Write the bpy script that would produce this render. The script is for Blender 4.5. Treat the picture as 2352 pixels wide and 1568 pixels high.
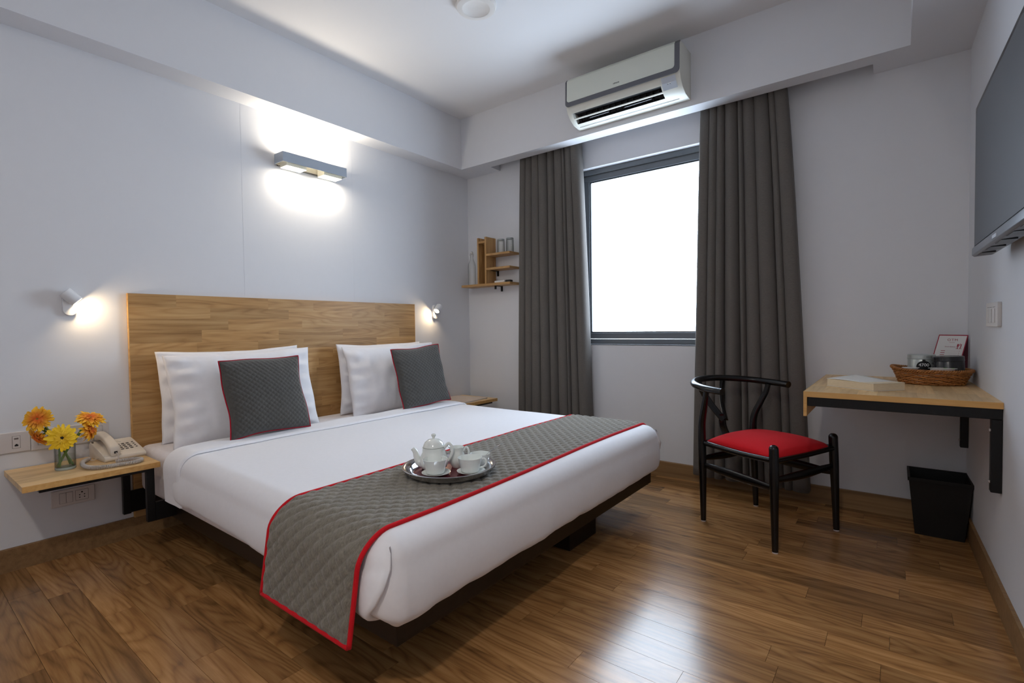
import bpy, bmesh, math, random
from mathutils import Vector, Matrix, noise
random.seed(7)
sc = bpy.context.scene
C = sc.collection
PI = math.pi
for o in list(bpy.data.objects): bpy.data.objects.remove(o)

# ------------------------------------------------------------------ camera, world, exposure
F_PX, YAW, PITCH, ROLL = 1146.955, 0.6554, 0.0272, -0.0127
CAM = Vector((3.0792, -3.3731, 1.04))
_fwd = Vector((-math.sin(YAW)*math.cos(PITCH), math.cos(YAW)*math.cos(PITCH), -math.sin(PITCH)))
_r = Vector((math.cos(YAW), math.sin(YAW), 0)); _u = _r.cross(_fwd)
_right = math.cos(ROLL)*_r + math.sin(ROLL)*_u
_up = math.cos(ROLL)*_u - math.sin(ROLL)*_r
cam_d = bpy.data.cameras.new('camera'); cam = bpy.data.objects.new('camera', cam_d); C.objects.link(cam)
cam_d.sensor_width = 36; cam_d.lens = F_PX/2352*36; cam_d.clip_start = 0.02
cam.matrix_world = Matrix(((_right.x,_up.x,-_fwd.x,CAM.x),(_right.y,_up.y,-_fwd.y,CAM.y),(_right.z,_up.z,-_fwd.z,CAM.z),(0,0,0,1)))
sc.camera = cam
world = bpy.data.worlds.new('world'); sc.world = world; world.use_nodes = True
bg = world.node_tree.nodes['Background']; bg.inputs[0].default_value = (0.74, 0.87, 1.0, 1); bg.inputs[1].default_value = 13.0
sc.view_settings.view_transform = 'Standard'; sc.view_settings.look = 'None'
sc.view_settings.exposure = 0.12; sc.view_settings.gamma = 1.0; sc.view_settings.use_curve_mapping = False
pl = bpy.data.lights.new('window_portal', 'AREA'); pl.shape = 'RECTANGLE'; pl.size = 1.24; pl.size_y = 1.33
pl.cycles.is_portal = True
po = bpy.data.objects.new('window_portal', pl); C.objects.link(po)
po.location = (1.74, 0.16, 1.57); po.rotation_euler = (-PI/2, 0, 0)

# ------------------------------------------------------------------ helpers
class MB:
    """collects vertices and faces of ONE mesh"""
    def __init__(s): s.v = []; s.f = []
    def add(s, vs, fs):
        n = len(s.v); s.v += [tuple(v) for v in vs]; s.f += [tuple(i+n for i in f) for f in fs]; return s
    def box(s, x0, x1, y0, y1, z0, z1):
        return s.add([(x0,y0,z0),(x1,y0,z0),(x1,y1,z0),(x0,y1,z0),(x0,y0,z1),(x1,y0,z1),(x1,y1,z1),(x0,y1,z1)],
                     [(0,3,2,1),(4,5,6,7),(0,1,5,4),(1,2,6,5),(2,3,7,6),(3,0,4,7)])
    def tube(s, pts, rad, seg=10, cap=True, closed=False, sx=1.0, sy=1.0, up=None):
        pts = [Vector(p) for p in pts]; n = len(pts)
        rads = rad if hasattr(rad, '__len__') else [rad]*n
        vs = []; prev = None
        for i, p in enumerate(pts):
            a = pts[(i-1) % n] if (i > 0 or closed) else p
            b = pts[(i+1) % n] if (i < n-1 or closed) else p
            t = (b-a).normalized()
            if prev is None:
                ref = Vector(up) if up else (Vector((0,0,1)) if abs(t.z) < .9 else Vector((1,0,0)))
                x = (ref - t*ref.dot(t)).normalized()
            else:
                x = (prev - t*prev.dot(t)).normalized()
            prev = x; y = t.cross(x)
            for k in range(seg):
                an = 2*PI*k/seg
                vs.append(p + (x*math.cos(an)*sx + y*math.sin(an)*sy)*rads[i])
        fs = []
        m = n if closed else n-1
        for i in range(m):
            j = (i+1) % n
            for k in range(seg):
                l = (k+1) % seg
                fs.append((i*seg+k, i*seg+l, j*seg+l, j*seg+k))
        if cap and not closed:
            fs.append(tuple(range(seg))[::-1]); fs.append(tuple((n-1)*seg+k for k in range(seg)))
        return s.add(vs, fs)
    def lathe(s, prof, seg=32, c=(0,0,0), cap0=True, cap1=True, sx=1.0, sy=1.0):
        vs = []; fs = []; n = len(prof)
        for r, z in prof:
            for k in range(seg):
                a = 2*PI*k/seg; vs.append((c[0]+r*sx*math.cos(a), c[1]+r*sy*math.sin(a), c[2]+z))
        for i in range(n-1):
            for k in range(seg):
                l = (k+1) % seg; fs.append((i*seg+k, i*seg+l, (i+1)*seg+l, (i+1)*seg+k))
        if cap0: fs.append(tuple(range(seg))[::-1])
        if cap1: fs.append(tuple((n-1)*seg+k for k in range(seg)))
        return s.add(vs, fs)
    def prism(s, poly, a0, a1, axis='x', cap=True):
        """poly: list of 2-D points; extruded from a0 to a1 along axis (x: poly=(y,z); y: (x,z); z: (x,y))"""
        def mk(p, a):
            return {'x': (a, p[0], p[1]), 'y': (p[0], a, p[1]), 'z': (p[0], p[1], a)}[axis]
        n = len(poly); vs = [mk(p, a0) for p in poly] + [mk(p, a1) for p in poly]
        fs = [(i, (i+1) % n, n+(i+1) % n, n+i) for i in range(n)]
        if cap: fs += [tuple(range(n))[::-1], tuple(range(n, 2*n))]
        return s.add(vs, fs)
    def grid(s, P, nu, nv, flip=False):
        vs = [P(i, j) for i in range(nu+1) for j in range(nv+1)]; fs = []
        for i in range(nu):
            for j in range(nv):
                a = i*(nv+1)+j; q = (a, a+nv+1, a+nv+2, a+1)
                fs.append(q[::-1] if flip else q)
        return s.add(vs, fs)
    def build(s, name, mat, parent=None, smooth=False, bevel=0, bseg=2, auto=None, weld=0, loc=None, rot=None, fix=True):
        me = bpy.data.meshes.new(name); me.from_pydata(s.v, [], s.f)
        bm = bmesh.new(); bm.from_mesh(me)
        if weld: bmesh.ops.remove_doubles(bm, verts=bm.verts, dist=weld)
        if fix: bmesh.ops.recalc_face_normals(bm, faces=bm.faces)
        if bevel:
            es = [e for e in bm.edges if e.is_manifold and e.calc_face_angle(0) > .5]
            bmesh.ops.bevel(bm, geom=es, offset=bevel, segments=bseg, affect='EDGES', profile=.5, clamp_overlap=True)
        bm.to_mesh(me); bm.free()
        if smooth or auto:
            me.polygons.foreach_set('use_smooth', [True]*len(me.polygons))
            if auto: me.set_sharp_from_angle(angle=auto)
        if mat: me.materials.append(mat)
        o = bpy.data.objects.new(name, me); C.objects.link(o)
        if parent: o.parent = parent
        if loc: o.location = loc
        if rot: o.rotation_euler = rot
        return o

def thing(name, label, cat, loc=(0,0,0), rotz=0, group=None):
    o = bpy.data.objects.new(name, None); C.objects.link(o); o.empty_display_size = .05
    o.location = loc; o.rotation_euler = (0,0,rotz); return tag(o, label, cat, group)
def tag(o, label, cat, group=None):
    o['label'] = label; o['category'] = cat
    if group: o['group'] = group
    return o
def struct(o): o['kind'] = 'structure'; return o
def text_mesh(name, body, size, mat, parent, loc, rot, depth=.0006, bold=0.0, align='CENTER', shear=0, spacing=1.0):
    cu = bpy.data.curves.new(name, 'FONT'); cu.body = body; cu.size = size; cu.extrude = depth; cu.offset = bold
    cu.align_x = align; cu.align_y = 'CENTER'; cu.shear = shear; cu.space_character = spacing; cu.resolution_u = 3
    t = bpy.data.objects.new(name, cu); C.objects.link(t)
    dg = bpy.context.evaluated_depsgraph_get(); me = bpy.data.meshes.new_from_object(t.evaluated_get(dg))
    bpy.data.objects.remove(t); bpy.data.curves.remove(cu)
    o = bpy.data.objects.new(name, me); C.objects.link(o); me.materials.clear(); me.materials.append(mat)
    o.parent = parent; o.location = loc; o.rotation_euler = rot; return o
def catmull(pts, n=8, closed=False):
    P = [Vector(p) for p in pts]; out = []; m = len(P)
    for i in range(m if closed else m-1):
        if closed: p0,p1,p2,p3 = P[(i-1)%m],P[i],P[(i+1)%m],P[(i+2)%m]
        else: p0,p1,p2,p3 = P[max(i-1,0)],P[i],P[i+1],P[min(i+2,m-1)]
        for k in range(n):
            t = k/n
            out.append(.5*((2*p1)+(-p0+p2)*t+(2*p0-5*p1+4*p2-p3)*t*t+(-p0+3*p1-3*p2+p3)*t**3))
    if not closed: out.append(P[-1])
    return out
def rrect(w, h, r, n=5, cx=0, cy=0):
    out = []
    for sx, sy, a0 in ((1,1,0),(-1,1,90),(-1,-1,180),(1,-1,270)):
        for k in range(n+1):
            a = math.radians(a0+90*k/n); out.append((cx+sx*(w/2-r)+r*math.cos(a), cy+sy*(h/2-r)+r*math.sin(a)))
    return out
def nz(x, y, z=0, s=1): return noise.noise(Vector((x*s, y*s, z*s)))

# ------------------------------------------------------------------ materials
def srgb(r, g, b):
    f = lambda c: c/12.92 if c <= .04045 else ((c+.055)/1.055)**2.4
    return (f(r/255), f(g/255), f(b/255), 1)
def base(name):
    m = bpy.data.materials.new(name); m.use_nodes = True
    nt = m.node_tree; b = nt.nodes['Principled BSDF']; return m, nt, b
def plain(name, col, rough=.5, metal=0, spec=.5, bump=0, bscale=200, var=0, coat=0, sheen=0):
    m, nt, b = base(name); N = nt.nodes; L = nt.links
    b.inputs['Base Color'].default_value = col; b.inputs['Roughness'].default_value = rough
    b.inputs['Metallic'].default_value = metal; b.inputs['Specular IOR Level'].default_value = spec
    b.inputs['Coat Weight'].default_value = coat; b.inputs['Sheen Weight'].default_value = sheen
    tc = N.new('ShaderNodeTexCoord'); nzn = N.new('ShaderNodeTexNoise'); nzn.inputs['Scale'].default_value = bscale; nzn.inputs['Detail'].default_value = 3
    L.new(tc.outputs['Object'], nzn.inputs['Vector'])
    if bump:
        bp = N.new('ShaderNodeBump'); bp.inputs['Strength'].default_value = bump; bp.inputs['Distance'].default_value = .001
        L.new(nzn.outputs['Fac'], bp.inputs['Height']); L.new(bp.outputs['Normal'], b.inputs['Normal'])
    if var:
        n2 = N.new('ShaderNodeTexNoise'); n2.inputs['Scale'].default_value = bscale*.12; n2.inputs['Detail'].default_value = 5
        L.new(tc.outputs['Object'], n2.inputs['Vector'])
        mx = N.new('ShaderNodeMix'); mx.data_type = 'RGBA'
        mx.inputs['A'].default_value = tuple(c*(1-var) for c in col[:3])+(1,); mx.inputs['B'].default_value = tuple(min(1,c*(1+var)) for c in col[:3])+(1,)
        L.new(n2.outputs['Fac'], mx.inputs['Factor']); L.new(mx.outputs['Result'], b.inputs['Base Color'])
    return m
def wood(name, dark, mid, light, rough=.4, spec=.5, ring=.3, ringk=38, along=1.0, across=9, vary=.22, fine=.25, bump=.05):
    m, nt, b = base(name); N = nt.nodes; L = nt.links
    tc = N.new('ShaderNodeTexCoord'); oi = N.new('ShaderNodeObjectInfo')
    cmb = N.new('ShaderNodeCombineXYZ')
    for k, mul in enumerate((37., 91., 53.)):
        mm = N.new('ShaderNodeMath'); mm.operation = 'MULTIPLY'; mm.inputs[1].default_value = mul
        L.new(oi.outputs['Random'], mm.inputs[0]); L.new(mm.outputs[0], cmb.inputs[k])
    ad = N.new('ShaderNodeVectorMath'); ad.operation = 'ADD'
    L.new(tc.outputs['Object'], ad.inputs[0]); L.new(cmb.outputs[0], ad.inputs[1])
    def mapped(sx, sy):
        mp = N.new('ShaderNodeMapping'); mp.inputs['Scale'].default_value = (sx, sy, sy); L.new(ad.outputs[0], mp.inputs['Vector']); return mp
    def noi(mp, detail, dist=0, rough_=.5):
        n = N.new('ShaderNodeTexNoise'); n.inputs['Scale'].default_value = 1; n.inputs['Detail'].default_value = detail
        n.inputs['Distortion'].default_value = dist; n.inputs['Roughness'].default_value = rough_; L.new(mp.outputs[0], n.inputs['Vector']); return n
    n1 = noi(mapped(.8*along, 2.6*across), 4, .15)
    n2 = noi(mapped(.8*along, .8*across), 1.0, .1, .35)
    n3 = noi(mapped(9*along, 18*across), 3)
    mr = N.new('ShaderNodeMath'); mr.operation = 'MULTIPLY'; mr.inputs[1].default_value = ringk; L.new(n2.outputs['Fac'], mr.inputs[0])
    si = N.new('ShaderNodeMath'); si.operation = 'SINE'; L.new(mr.outputs[0], si.inputs[0])
    s2 = N.new('ShaderNodeMath'); s2.operation = 'MULTIPLY_ADD'; s2.inputs[1].default_value = .5; s2.inputs[2].default_value = .5; L.new(si.outputs[0], s2.inputs[0])
    pw = N.new('ShaderNodeMath'); pw.operation = 'POWER'; pw.inputs[1].default_value = .45; L.new(s2.outputs[0], pw.inputs[0]); s2 = pw
    def wsum(parts):
        prev = None
        for out, w in parts:
            ma = N.new('ShaderNodeMath'); ma.operation = 'MULTIPLY_ADD'; ma.inputs[1].default_value = w
            L.new(out, ma.inputs[0])
            if prev: L.new(prev, ma.inputs[2])
            else: ma.inputs[2].default_value = 0
            prev = ma.outputs[0]
        return prev
    tot = wsum([(n1.outputs['Fac'], 1-ring-fine), (s2.outputs[0], ring), (n3.outputs['Fac'], fine)])
    rp = N.new('ShaderNodeValToRGB'); e = rp.color_ramp.elements
    e[0].position = .25; e[0].color = dark; e[1].position = .75; e[1].color = light
    x = e.new(.5); x.color = mid
    L.new(tot, rp.inputs['Fac'])
    hs = N.new('ShaderNodeHueSaturation')
    mv = N.new('ShaderNodeMath'); mv.operation = 'MULTIPLY_ADD'; mv.inputs[1].default_value = 2*vary; mv.inputs[2].default_value = 1-vary
    fr = N.new('ShaderNodeMath'); fr.operation = 'MULTIPLY'; fr.inputs[1].default_value = 7.31; L.new(oi.outputs['Random'], fr.inputs[0])
    fc = N.new('ShaderNodeMath'); fc.operation = 'FRACT'; L.new(fr.outputs[0], fc.inputs[0]); L.new(fc.outputs[0], mv.inputs[0])
    L.new(mv.outputs[0], hs.inputs['Value']); L.new(rp.outputs['Color'], hs.inputs['Color'])
    L.new(hs.outputs['Color'], b.inputs['Base Color'])
    b.inputs['Roughness'].default_value = rough; b.inputs['Specular IOR Level'].default_value = spec
    if bump:
        bp = N.new('ShaderNodeBump'); bp.inputs['Strength'].default_value = bump; bp.inputs['Distance'].default_value = .001
        L.new(tot, bp.inputs['Height']); L.new(bp.outputs['Normal'], b.inputs['Normal'])
    return m
def fabric(name, c1, c2, scale=900, rough=.9, sx=1, sy=1, sz=1, bump=.15, sheen=.2, contrast=.5):
    m, nt, b = base(name); N = nt.nodes; L = nt.links
    tc = N.new('ShaderNodeTexCoord'); mp = N.new('ShaderNodeMapping'); mp.inputs['Scale'].default_value = (sx, sy, sz)
    L.new(tc.outputs['Object'], mp.inputs['Vector'])
    n = N.new('ShaderNodeTexNoise'); n.inputs['Scale'].default_value = scale; n.inputs['Detail'].default_value = 4; L.new(mp.outputs[0], n.inputs['Vector'])
    rp = N.new('ShaderNodeValToRGB'); rp.color_ramp.elements[0].position = .5-contrast/2; rp.color_ramp.elements[1].position = .5+contrast/2
    rp.color_ramp.elements[0].color = c1; rp.color_ramp.elements[1].color = c2
    L.new(n.outputs['Fac'], rp.inputs['Fac']); L.new(rp.outputs['Color'], b.inputs['Base Color'])
    b.inputs['Roughness'].default_value = rough; b.inputs['Specular IOR Level'].default_value = .2; b.inputs['Sheen Weight'].default_value = sheen
    if bump:
        bp = N.new('ShaderNodeBump'); bp.inputs['Strength'].default_value = bump; bp.inputs['Distance'].default_value = .0006
        L.new(n.outputs['Fac'], bp.inputs['Height']); L.new(bp.outputs['Normal'], b.inputs['Normal'])
    return m
def glow(name, col, s):
    m, nt, b = base(name); b.inputs['Base Color'].default_value = (.8,.8,.8,1)
    b.inputs['Emission Color'].default_value = col; b.inputs['Emission Strength'].default_value = s; return m
def thin_glass(name, tint=(1,1,1,1), refl=.06, rough=.02, edge=.6, rim=None):
    m = bpy.data.materials.new(name); m.use_nodes = True; nt = m.node_tree; N = nt.nodes; L = nt.links; N.clear()
    out = N.new('ShaderNodeOutputMaterial'); tr = N.new('ShaderNodeBsdfTransparent'); tr.inputs[0].default_value = tint
    gl = N.new('ShaderNodeBsdfGlossy'); gl.inputs['Roughness'].default_value = rough
    lw = N.new('ShaderNodeLayerWeight'); lw.inputs['Blend'].default_value = .35
    ma = N.new('ShaderNodeMath'); ma.operation = 'MULTIPLY_ADD'; ma.inputs[1].default_value = edge; ma.inputs[2].default_value = refl
    L.new(lw.outputs['Facing'], ma.inputs[0]); mx = N.new('ShaderNodeMixShader'); L.new(ma.outputs[0], mx.inputs[0])
    if rim:   # edge refraction imitated by a darker tint near the silhouette
        l2 = N.new('ShaderNodeLayerWeight'); l2.inputs['Blend'].default_value = .22
        cm = N.new('ShaderNodeMix'); cm.data_type = 'RGBA'; cm.inputs['A'].default_value = tint; cm.inputs['B'].default_value = rim
        L.new(l2.outputs['Facing'], cm.inputs['Factor']); L.new(cm.outputs['Result'], tr.inputs[0])
    L.new(tr.outputs[0], mx.inputs[1]); L.new(gl.outputs[0], mx.inputs[2]); L.new(mx.outputs[0], out.inputs[0]); return m

M = {}
M['wall'] = plain('wall_paint', srgb(222,223,227), .75, spec=.25, bump=.06, bscale=160, var=.012)
M['ceil'] = plain('ceiling_paint', srgb(228,227,228), .8, spec=.2, bump=.04, bscale=160)
M['floor'] = wood('floor_laminate', srgb(94,64,37), srgb(152,109,65), srgb(186,141,91), rough=.22, spec=.6, ring=.15, ringk=90, along=1.6, across=11, vary=.33, fine=.2, bump=.015)
M['gap'] = plain('floor_underlay', srgb(48,30,16), .9)
M['rubber'] = wood('rubberwood', srgb(142,102,58), srgb(180,138,86), srgb(202,164,112), rough=.42, spec=.4, ring=.15, ringk=70, along=1.8, across=14, vary=.13, fine=.2)
M['rubber_desk'] = wood('rubberwood_light', srgb(190,150,98), srgb(214,178,126), srgb(226,194,146), rough=.4, spec=.4, ring=.16, ringk=36, along=1.8, across=20, vary=.15, fine=.25)
M['rubber_edge'] = wood('rubberwood_edge', srgb(182,132,70), srgb(204,156,92), srgb(216,172,110), rough=.45, spec=.4, ring=.1, ringk=30, along=2.2, across=20, vary=.05, fine=.3)
M['skirt'] = wood('skirting_wood', srgb(112,84,54), srgb(138,106,70), srgb(156,122,84), rough=.5, spec=.35, ring=.08, ringk=20, along=.8, across=22, vary=.05, fine=.4)
M['black_metal'] = plain('black_powder_coat', srgb(11,11,13), .45, spec=.35, bump=.05, bscale=600)
M['bed_dark'] = wood('wenge_veneer', srgb(16,9,6), srgb(26,15,10), srgb(36,22,15), rough=.4, spec=.4, ring=.1, along=.8, across=14, vary=.05)
M['chair_black'] = plain('black_lacquer', srgb(10,10,12), .25, spec=.45, var=.05)
M['red_fabric'] = fabric('red_seat_fabric', srgb(196,14,26), srgb(222,28,38), 700, sheen=.04)
M['red_piping'] = fabric('red_piping_fabric', srgb(186,16,26), srgb(214,26,38), 900, sheen=.04)
M['crimson_piping'] = fabric('crimson_piping_fabric', srgb(150,22,40), srgb(172,30,48), 900, sheen=.02)
M['linen'] = fabric('white_cotton', srgb(236,235,239), srgb(239,238,242), 60, rough=.85, bump=.05, sheen=.15)
M['sheet'] = fabric('white_sheet_cotton', srgb(226,220,224), srgb(238,234,236), 40, rough=.85, bump=.05, sheen=.15)
M['quilt'] = fabric('grey_melange_quilt', srgb(82,77,68), srgb(146,139,126), 500, sx=1, sy=.25, sz=.25, bump=.2, sheen=.3, contrast=.7)
M['cushion'] = fabric('charcoal_quilted_cover', srgb(64,63,61), srgb(92,90,86), 500, bump=.15, sheen=.3)
M['curtain'] = fabric('grey_curtain_linen', srgb(88,84,81), srgb(114,109,104), 420, sx=.12, sz=1.2, bump=.1, sheen=.1, contrast=.8)
M['win_frame'] = plain('grey_aluminium', srgb(104,110,116), .4, spec=.5, bump=.03)
M['gasket'] = plain('black_gasket', srgb(36,38,42), .6)
M['pane'] = thin_glass('window_glass', (.97,.98,1,1), .03, .01, .2)
M['glass'] = thin_glass('clear_glass', (.985,.99,.985,1), .03, .02, .14, rim=(.30,.33,.33,1))
M['water'] = thin_glass('water', (.95,.98,.95,1), .03, .02, .25)
M['white_plastic'] = plain('white_plastic', srgb(226,222,218), .35, spec=.5, var=.01)
M['plate_plastic'] = plain('switch_plastic', srgb(214,208,206), .4, spec=.45)
M['plate_line'] = plain('switch_gap', srgb(120,112,108), .6)
M['dark_hole'] = plain('socket_hole', srgb(16,15,15), .6)
M['ac_white'] = plain('ac_panel', srgb(214,218,208), .38, spec=.5, var=.015, bscale=40)
M['ac_body'] = plain('ac_body', srgb(226,226,216), .35, spec=.5)
M['ac_grey'] = plain('ac_grey_trim', srgb(92,92,98), .35, spec=.5)
M['ac_dark'] = plain('ac_cavity', srgb(26,25,27), .6)
M['ac_silver'] = plain('ac_display', srgb(196,204,214), .3, spec=.5)
M['print_dark'] = plain('print_dark', srgb(58,58,62), .6)
M['lamp_metal'] = plain('brushed_aluminium', srgb(166,175,187), .5, metal=.2, bump=.05, bscale=400)
M['lamp_inner'] = plain('lamp_inner_white', srgb(240,234,214), .6)
M['lamp_glow'] = glow('lamp_diffuser_glow', (1,.93,.78,1), 9)
M['fill_glow'] = glow('fill_lamp_glow', (1,.93,.84,1), 12)  # glow of the added fill fitting behind the camera
M['sconce'] = plain('matt_white_metal', srgb(222,224,228), .5)
M['sconce_glow'] = glow('sconce_lens_glow', (1,.78,.5,1), 30)
M['tv_black'] = plain('tv_gloss_black', srgb(8,8,12), .3, spec=.3)
M['tv_screen'] = plain('tv_screen', srgb(74,73,77), .5, spec=.35)
M['tv_silver'] = plain('tv_silver_bezel', srgb(112,114,120), .35, metal=.3)
M['porcelain'] = plain('porcelain', srgb(236,240,236), .12, spec=.5, coat=.4)
M['steel'] = plain('polished_steel', srgb(200,200,204), .14, metal=1)
M['tray_red'] = plain('tray_reflective_bottom', srgb(118,34,46), .2, metal=.6)
M['phone'] = plain('phone_plastic', srgb(224,214,200), .4, spec=.45, var=.01)
M['phone_key'] = plain('phone_key_grey', srgb(120,112,104), .5)
M['phone_dark'] = plain('phone_key_ring', srgb(66,60,56), .5)
M['cord'] = plain('phone_cord', srgb(186,178,172), .4)
M['petal'] = None
M['stem'] = plain('flower_stem', srgb(94,128,40), .45, var=.15, bscale=60)
M['disc'] = plain('flower_disc', srgb(128,122,40), .8, var=.2, bscale=900)
M['disc_dark'] = plain('flower_disc_dark', srgb(28,22,18), .9)
M['wicker'] = wood('wicker', srgb(112,66,26), srgb(164,104,48), srgb(196,136,72), rough=.5, ring=.05, along=20, across=20, vary=.2)
M['tin_silver'] = plain('tin_silver', srgb(188,194,192), .35, metal=.5)
M['tin_black'] = plain('tin_black', srgb(24,24,28), .25, spec=.6, coat=.3)
M['black_print'] = plain('black_sticker', srgb(10,10,12), .5)
M['white_print'] = plain('white_print', srgb(225,225,222), .6)
M['paper'] = plain('paper_white', srgb(226,224,222), .7)
M['crimson'] = plain('crimson_print', srgb(158,22,52), .6)
M['card_back'] = plain('card_maroon', srgb(96,42,58), .7)
M['pages'] = fabric('book_page_edges', srgb(214,196,164), srgb(232,216,188), 1200, sx=.05, sy=.05, sz=1, bump=.2, sheen=0)
M['cover'] = plain('book_cover_print', srgb(228,224,216), .5, var=.08, bscale=120)
M['foil'] = plain('sachet_foil', srgb(222,218,216), .35, spec=.5)
M['green'] = plain('green_print', srgb(120,190,40), .5)
M['bin'] = plain('black_bin', srgb(15,13,13), .5, spec=.35, bump=.1, bscale=300)
M['felt'] = plain('felt_pad', srgb(196,186,184), .9)
M['seam'] = plain('wall_seam_paint', srgb(214,212,220), .8)

# petals: yellow tips, orange towards the centre of each flower (radius in object space)
def petal_mat(name, inner, outer, r0, r1):
    m, nt, b = base(name); N = nt.nodes; L = nt.links
    tc = N.new('ShaderNodeTexCoord'); vl = N.new('ShaderNodeVectorMath'); vl.operation = 'LENGTH'; L.new(tc.outputs['Object'], vl.inputs[0])
    mr = N.new('ShaderNodeMapRange'); mr.inputs['From Min'].default_value = r0; mr.inputs['From Max'].default_value = r1; L.new(vl.outputs['Value'], mr.inputs['Value'])
    mx = N.new('ShaderNodeMix'); mx.data_type = 'RGBA'; mx.inputs['A'].default_value = inner; mx.inputs['B'].default_value = outer
    L.new(mr.outputs['Result'], mx.inputs['Factor']); L.new(mx.outputs['Result'], b.inputs['Base Color'])
    b.inputs['Roughness'].default_value = .6; b.inputs['Subsurface Weight'].default_value = 0; return m
M['petal_orange'] = petal_mat('petal_orange', srgb(226,104,16), srgb(246,190,26), .015, .05)
M['petal_yellow'] = petal_mat('petal_yellow', srgb(226,176,20), srgb(248,204,24), .012, .035)

# ------------------------------------------------------------------ room shell
W, WS, YN = 3.3652, 0.0246, -4.45          # right wall x at the far corner, its slant, near wall
ZB, ZC, BL, BW = 2.3851, 2.8031, .1526, .2371
def wx(y): return W - WS*y
OX0, OX1, OZ0, OZ1 = 1.12, 2.36, .905, 2.235   # window opening
floor = struct(MB().box(-.1, 3.7, YN-.1, .25, -.06, -.008).build('floor', M['gap']))
PW = .0968; k = 0; y_top = -1.218 + 13*PW
y = y_top
rows = []
while y > YN:
    rows.append((max(y-PW, YN), min(y, 0.0))); y -= PW
offs = 0
for ri, (ya, yb) in enumerate(rows):
    if yb-ya < .012: continue
    x = 0.0
    if ri % 2 == 0: offs = random.uniform(.1, .9)
    lens = []
    xx = -random.uniform(0, .5) if ri % 3 else -random.uniform(.2, .7)
    while x < 3.5:
        L_ = random.choice((.42, .55, .7, .85, 1.0, 1.2))
        x1 = min(xx+L_, 3.5)
        if x1 > .06:
            x0 = max(xx, 0.0)
            x1c = min(x1, wx((ya+yb)/2))
            if x1c - x0 > .03:
                hw, hl = (yb-ya)/2-.0005, (x1c-x0)/2-.0005
                MB().box(-hl, hl, -hw, hw, -.008, 0).build('plank', M['floor'], floor, loc=((x0+x1c)/2, (ya+yb)/2, 0))
        xx = x1; x = x1
        if x1 >= 3.5: break
struct(MB().box(-.12, 0, YN-.12, .3, -.06, 2.95).build('wall_left', M['wall']))
wl = bpy.data.objects['wall_left']
for yy in (-1.974, -1.215):
    MB().box(0, .0005, yy-.0012, yy+.0012, 1.25, 2.384).build('panel_seam', M['wall'], wl)
wf = MB()
wf.box(0, OX0, 0, .25, -.06, 2.95); wf.box(OX1, 3.7, 0, .25, -.06, 2.95); wf.box(OX0, OX1, 0, .25, -.06, OZ0); wf.box(OX0, OX1, 0, .25, OZ1, 2.95)
struct(wf.build('wall_far', M['wall']))
struct(MB().prism([(wx(.25), .25), (wx(YN-.12), YN-.12), (3.7, YN-.12), (3.7, .25)], -.06, 2.95, 'z').build('wall_right', M['wall']))
struct(MB().box(-.12, 3.7, YN-.12, YN, -.06, 2.95).build('wall_near', M['wall']))
ceil = struct(MB().box(-.12, 3.7, YN-.12, .25, ZC, 2.95).build('ceiling', M['ceil']))
MB().box(0, BL, YN, -BW, ZB, ZC).build('beam', M['wall'], ceil)                       # over the headboard wall
XP1, XP2, PD, XE = .3841, 2.9762, .1298, 3.1273
b = MB()                                                                               # window beam with its curtain pocket
b.box(0, XE, -BW, -PD, ZB, ZC); b.box(0, XP1, -PD, 0, ZB, ZC); b.box(XP2, XE, -PD, 0, ZB, ZC); b.box(XP1, XP2, -PD, 0, 2.52, ZC)
b.build('beam', M['wall'], ceil)
MB().prism([(XE, 0), (wx(0), 0), (wx(YN), YN), (XE, YN)], ZB, ZC, 'z').build('beam', M['wall'], ceil)
BB = .102
bl_ = struct(MB().prism([(0,0),(.012,0),(.012,BB-.004),(.009,BB),(0,BB)], YN, -.012, 'y').build('baseboard_left', M['skirt']))
struct(MB().prism([(0,0),(0,BB),(-.009,BB),(-.012,BB-.004),(-.012,0)], 0, wx(0), 'x').build('baseboard_far', M['skirt']))
MBr = MB().prism([(wx(-.012), -.012), (wx(YN), YN), (wx(YN)-.012, YN), (wx(-.012)-.012, -.012)], 0, BB, 'z')
struct(MBr.build('baseboard_right', M['skirt']))

# window: fixed frame, sash frame, bead, pane
win = bpy.data.objects.new('window_1', None); C.objects.link(win); struct(win); win.location = (0, .05, 0)
def frame_rect(x0, x1, z0, z1, w, y0, y1, name, mat, bev=.003):
    f = MB()
    f.box(x0, x1, y0, y1, z0, z0+w); f.box(x0, x1, y0, y1, z1-w, z1); f.box(x0, x0+w, y0, y1, z0+w, z1-w); f.box(x1-w, x1, y0, y1, z0+w, z1-w)
    return f.build(name, mat, win, bevel=bev, bseg=1)
frame_rect(OX0, OX1, OZ0+.004, OZ1, .038, 0, .07, 'window_frame', M['win_frame'])
frame_rect(OX0+.04, OX1-.04, OZ0+.044, OZ1-.04, .046, .012, .06, 'sash', M['win_frame'])
frame_rect(OX0+.086, OX1-.086, OZ0+.09, OZ1-.086, .008, .02, .03, 'glazing_bead', M['gasket'], 0)
MB().box(OX0+.088, OX1-.088, .031, .035, OZ0+.092, OZ1-.088).build('pane', M['pane'], win)
MB().box(OX0, OX1, -.05, .0, OZ0-.002, OZ0+.004).build('window_sill', M['win_frame'], win)

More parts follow.
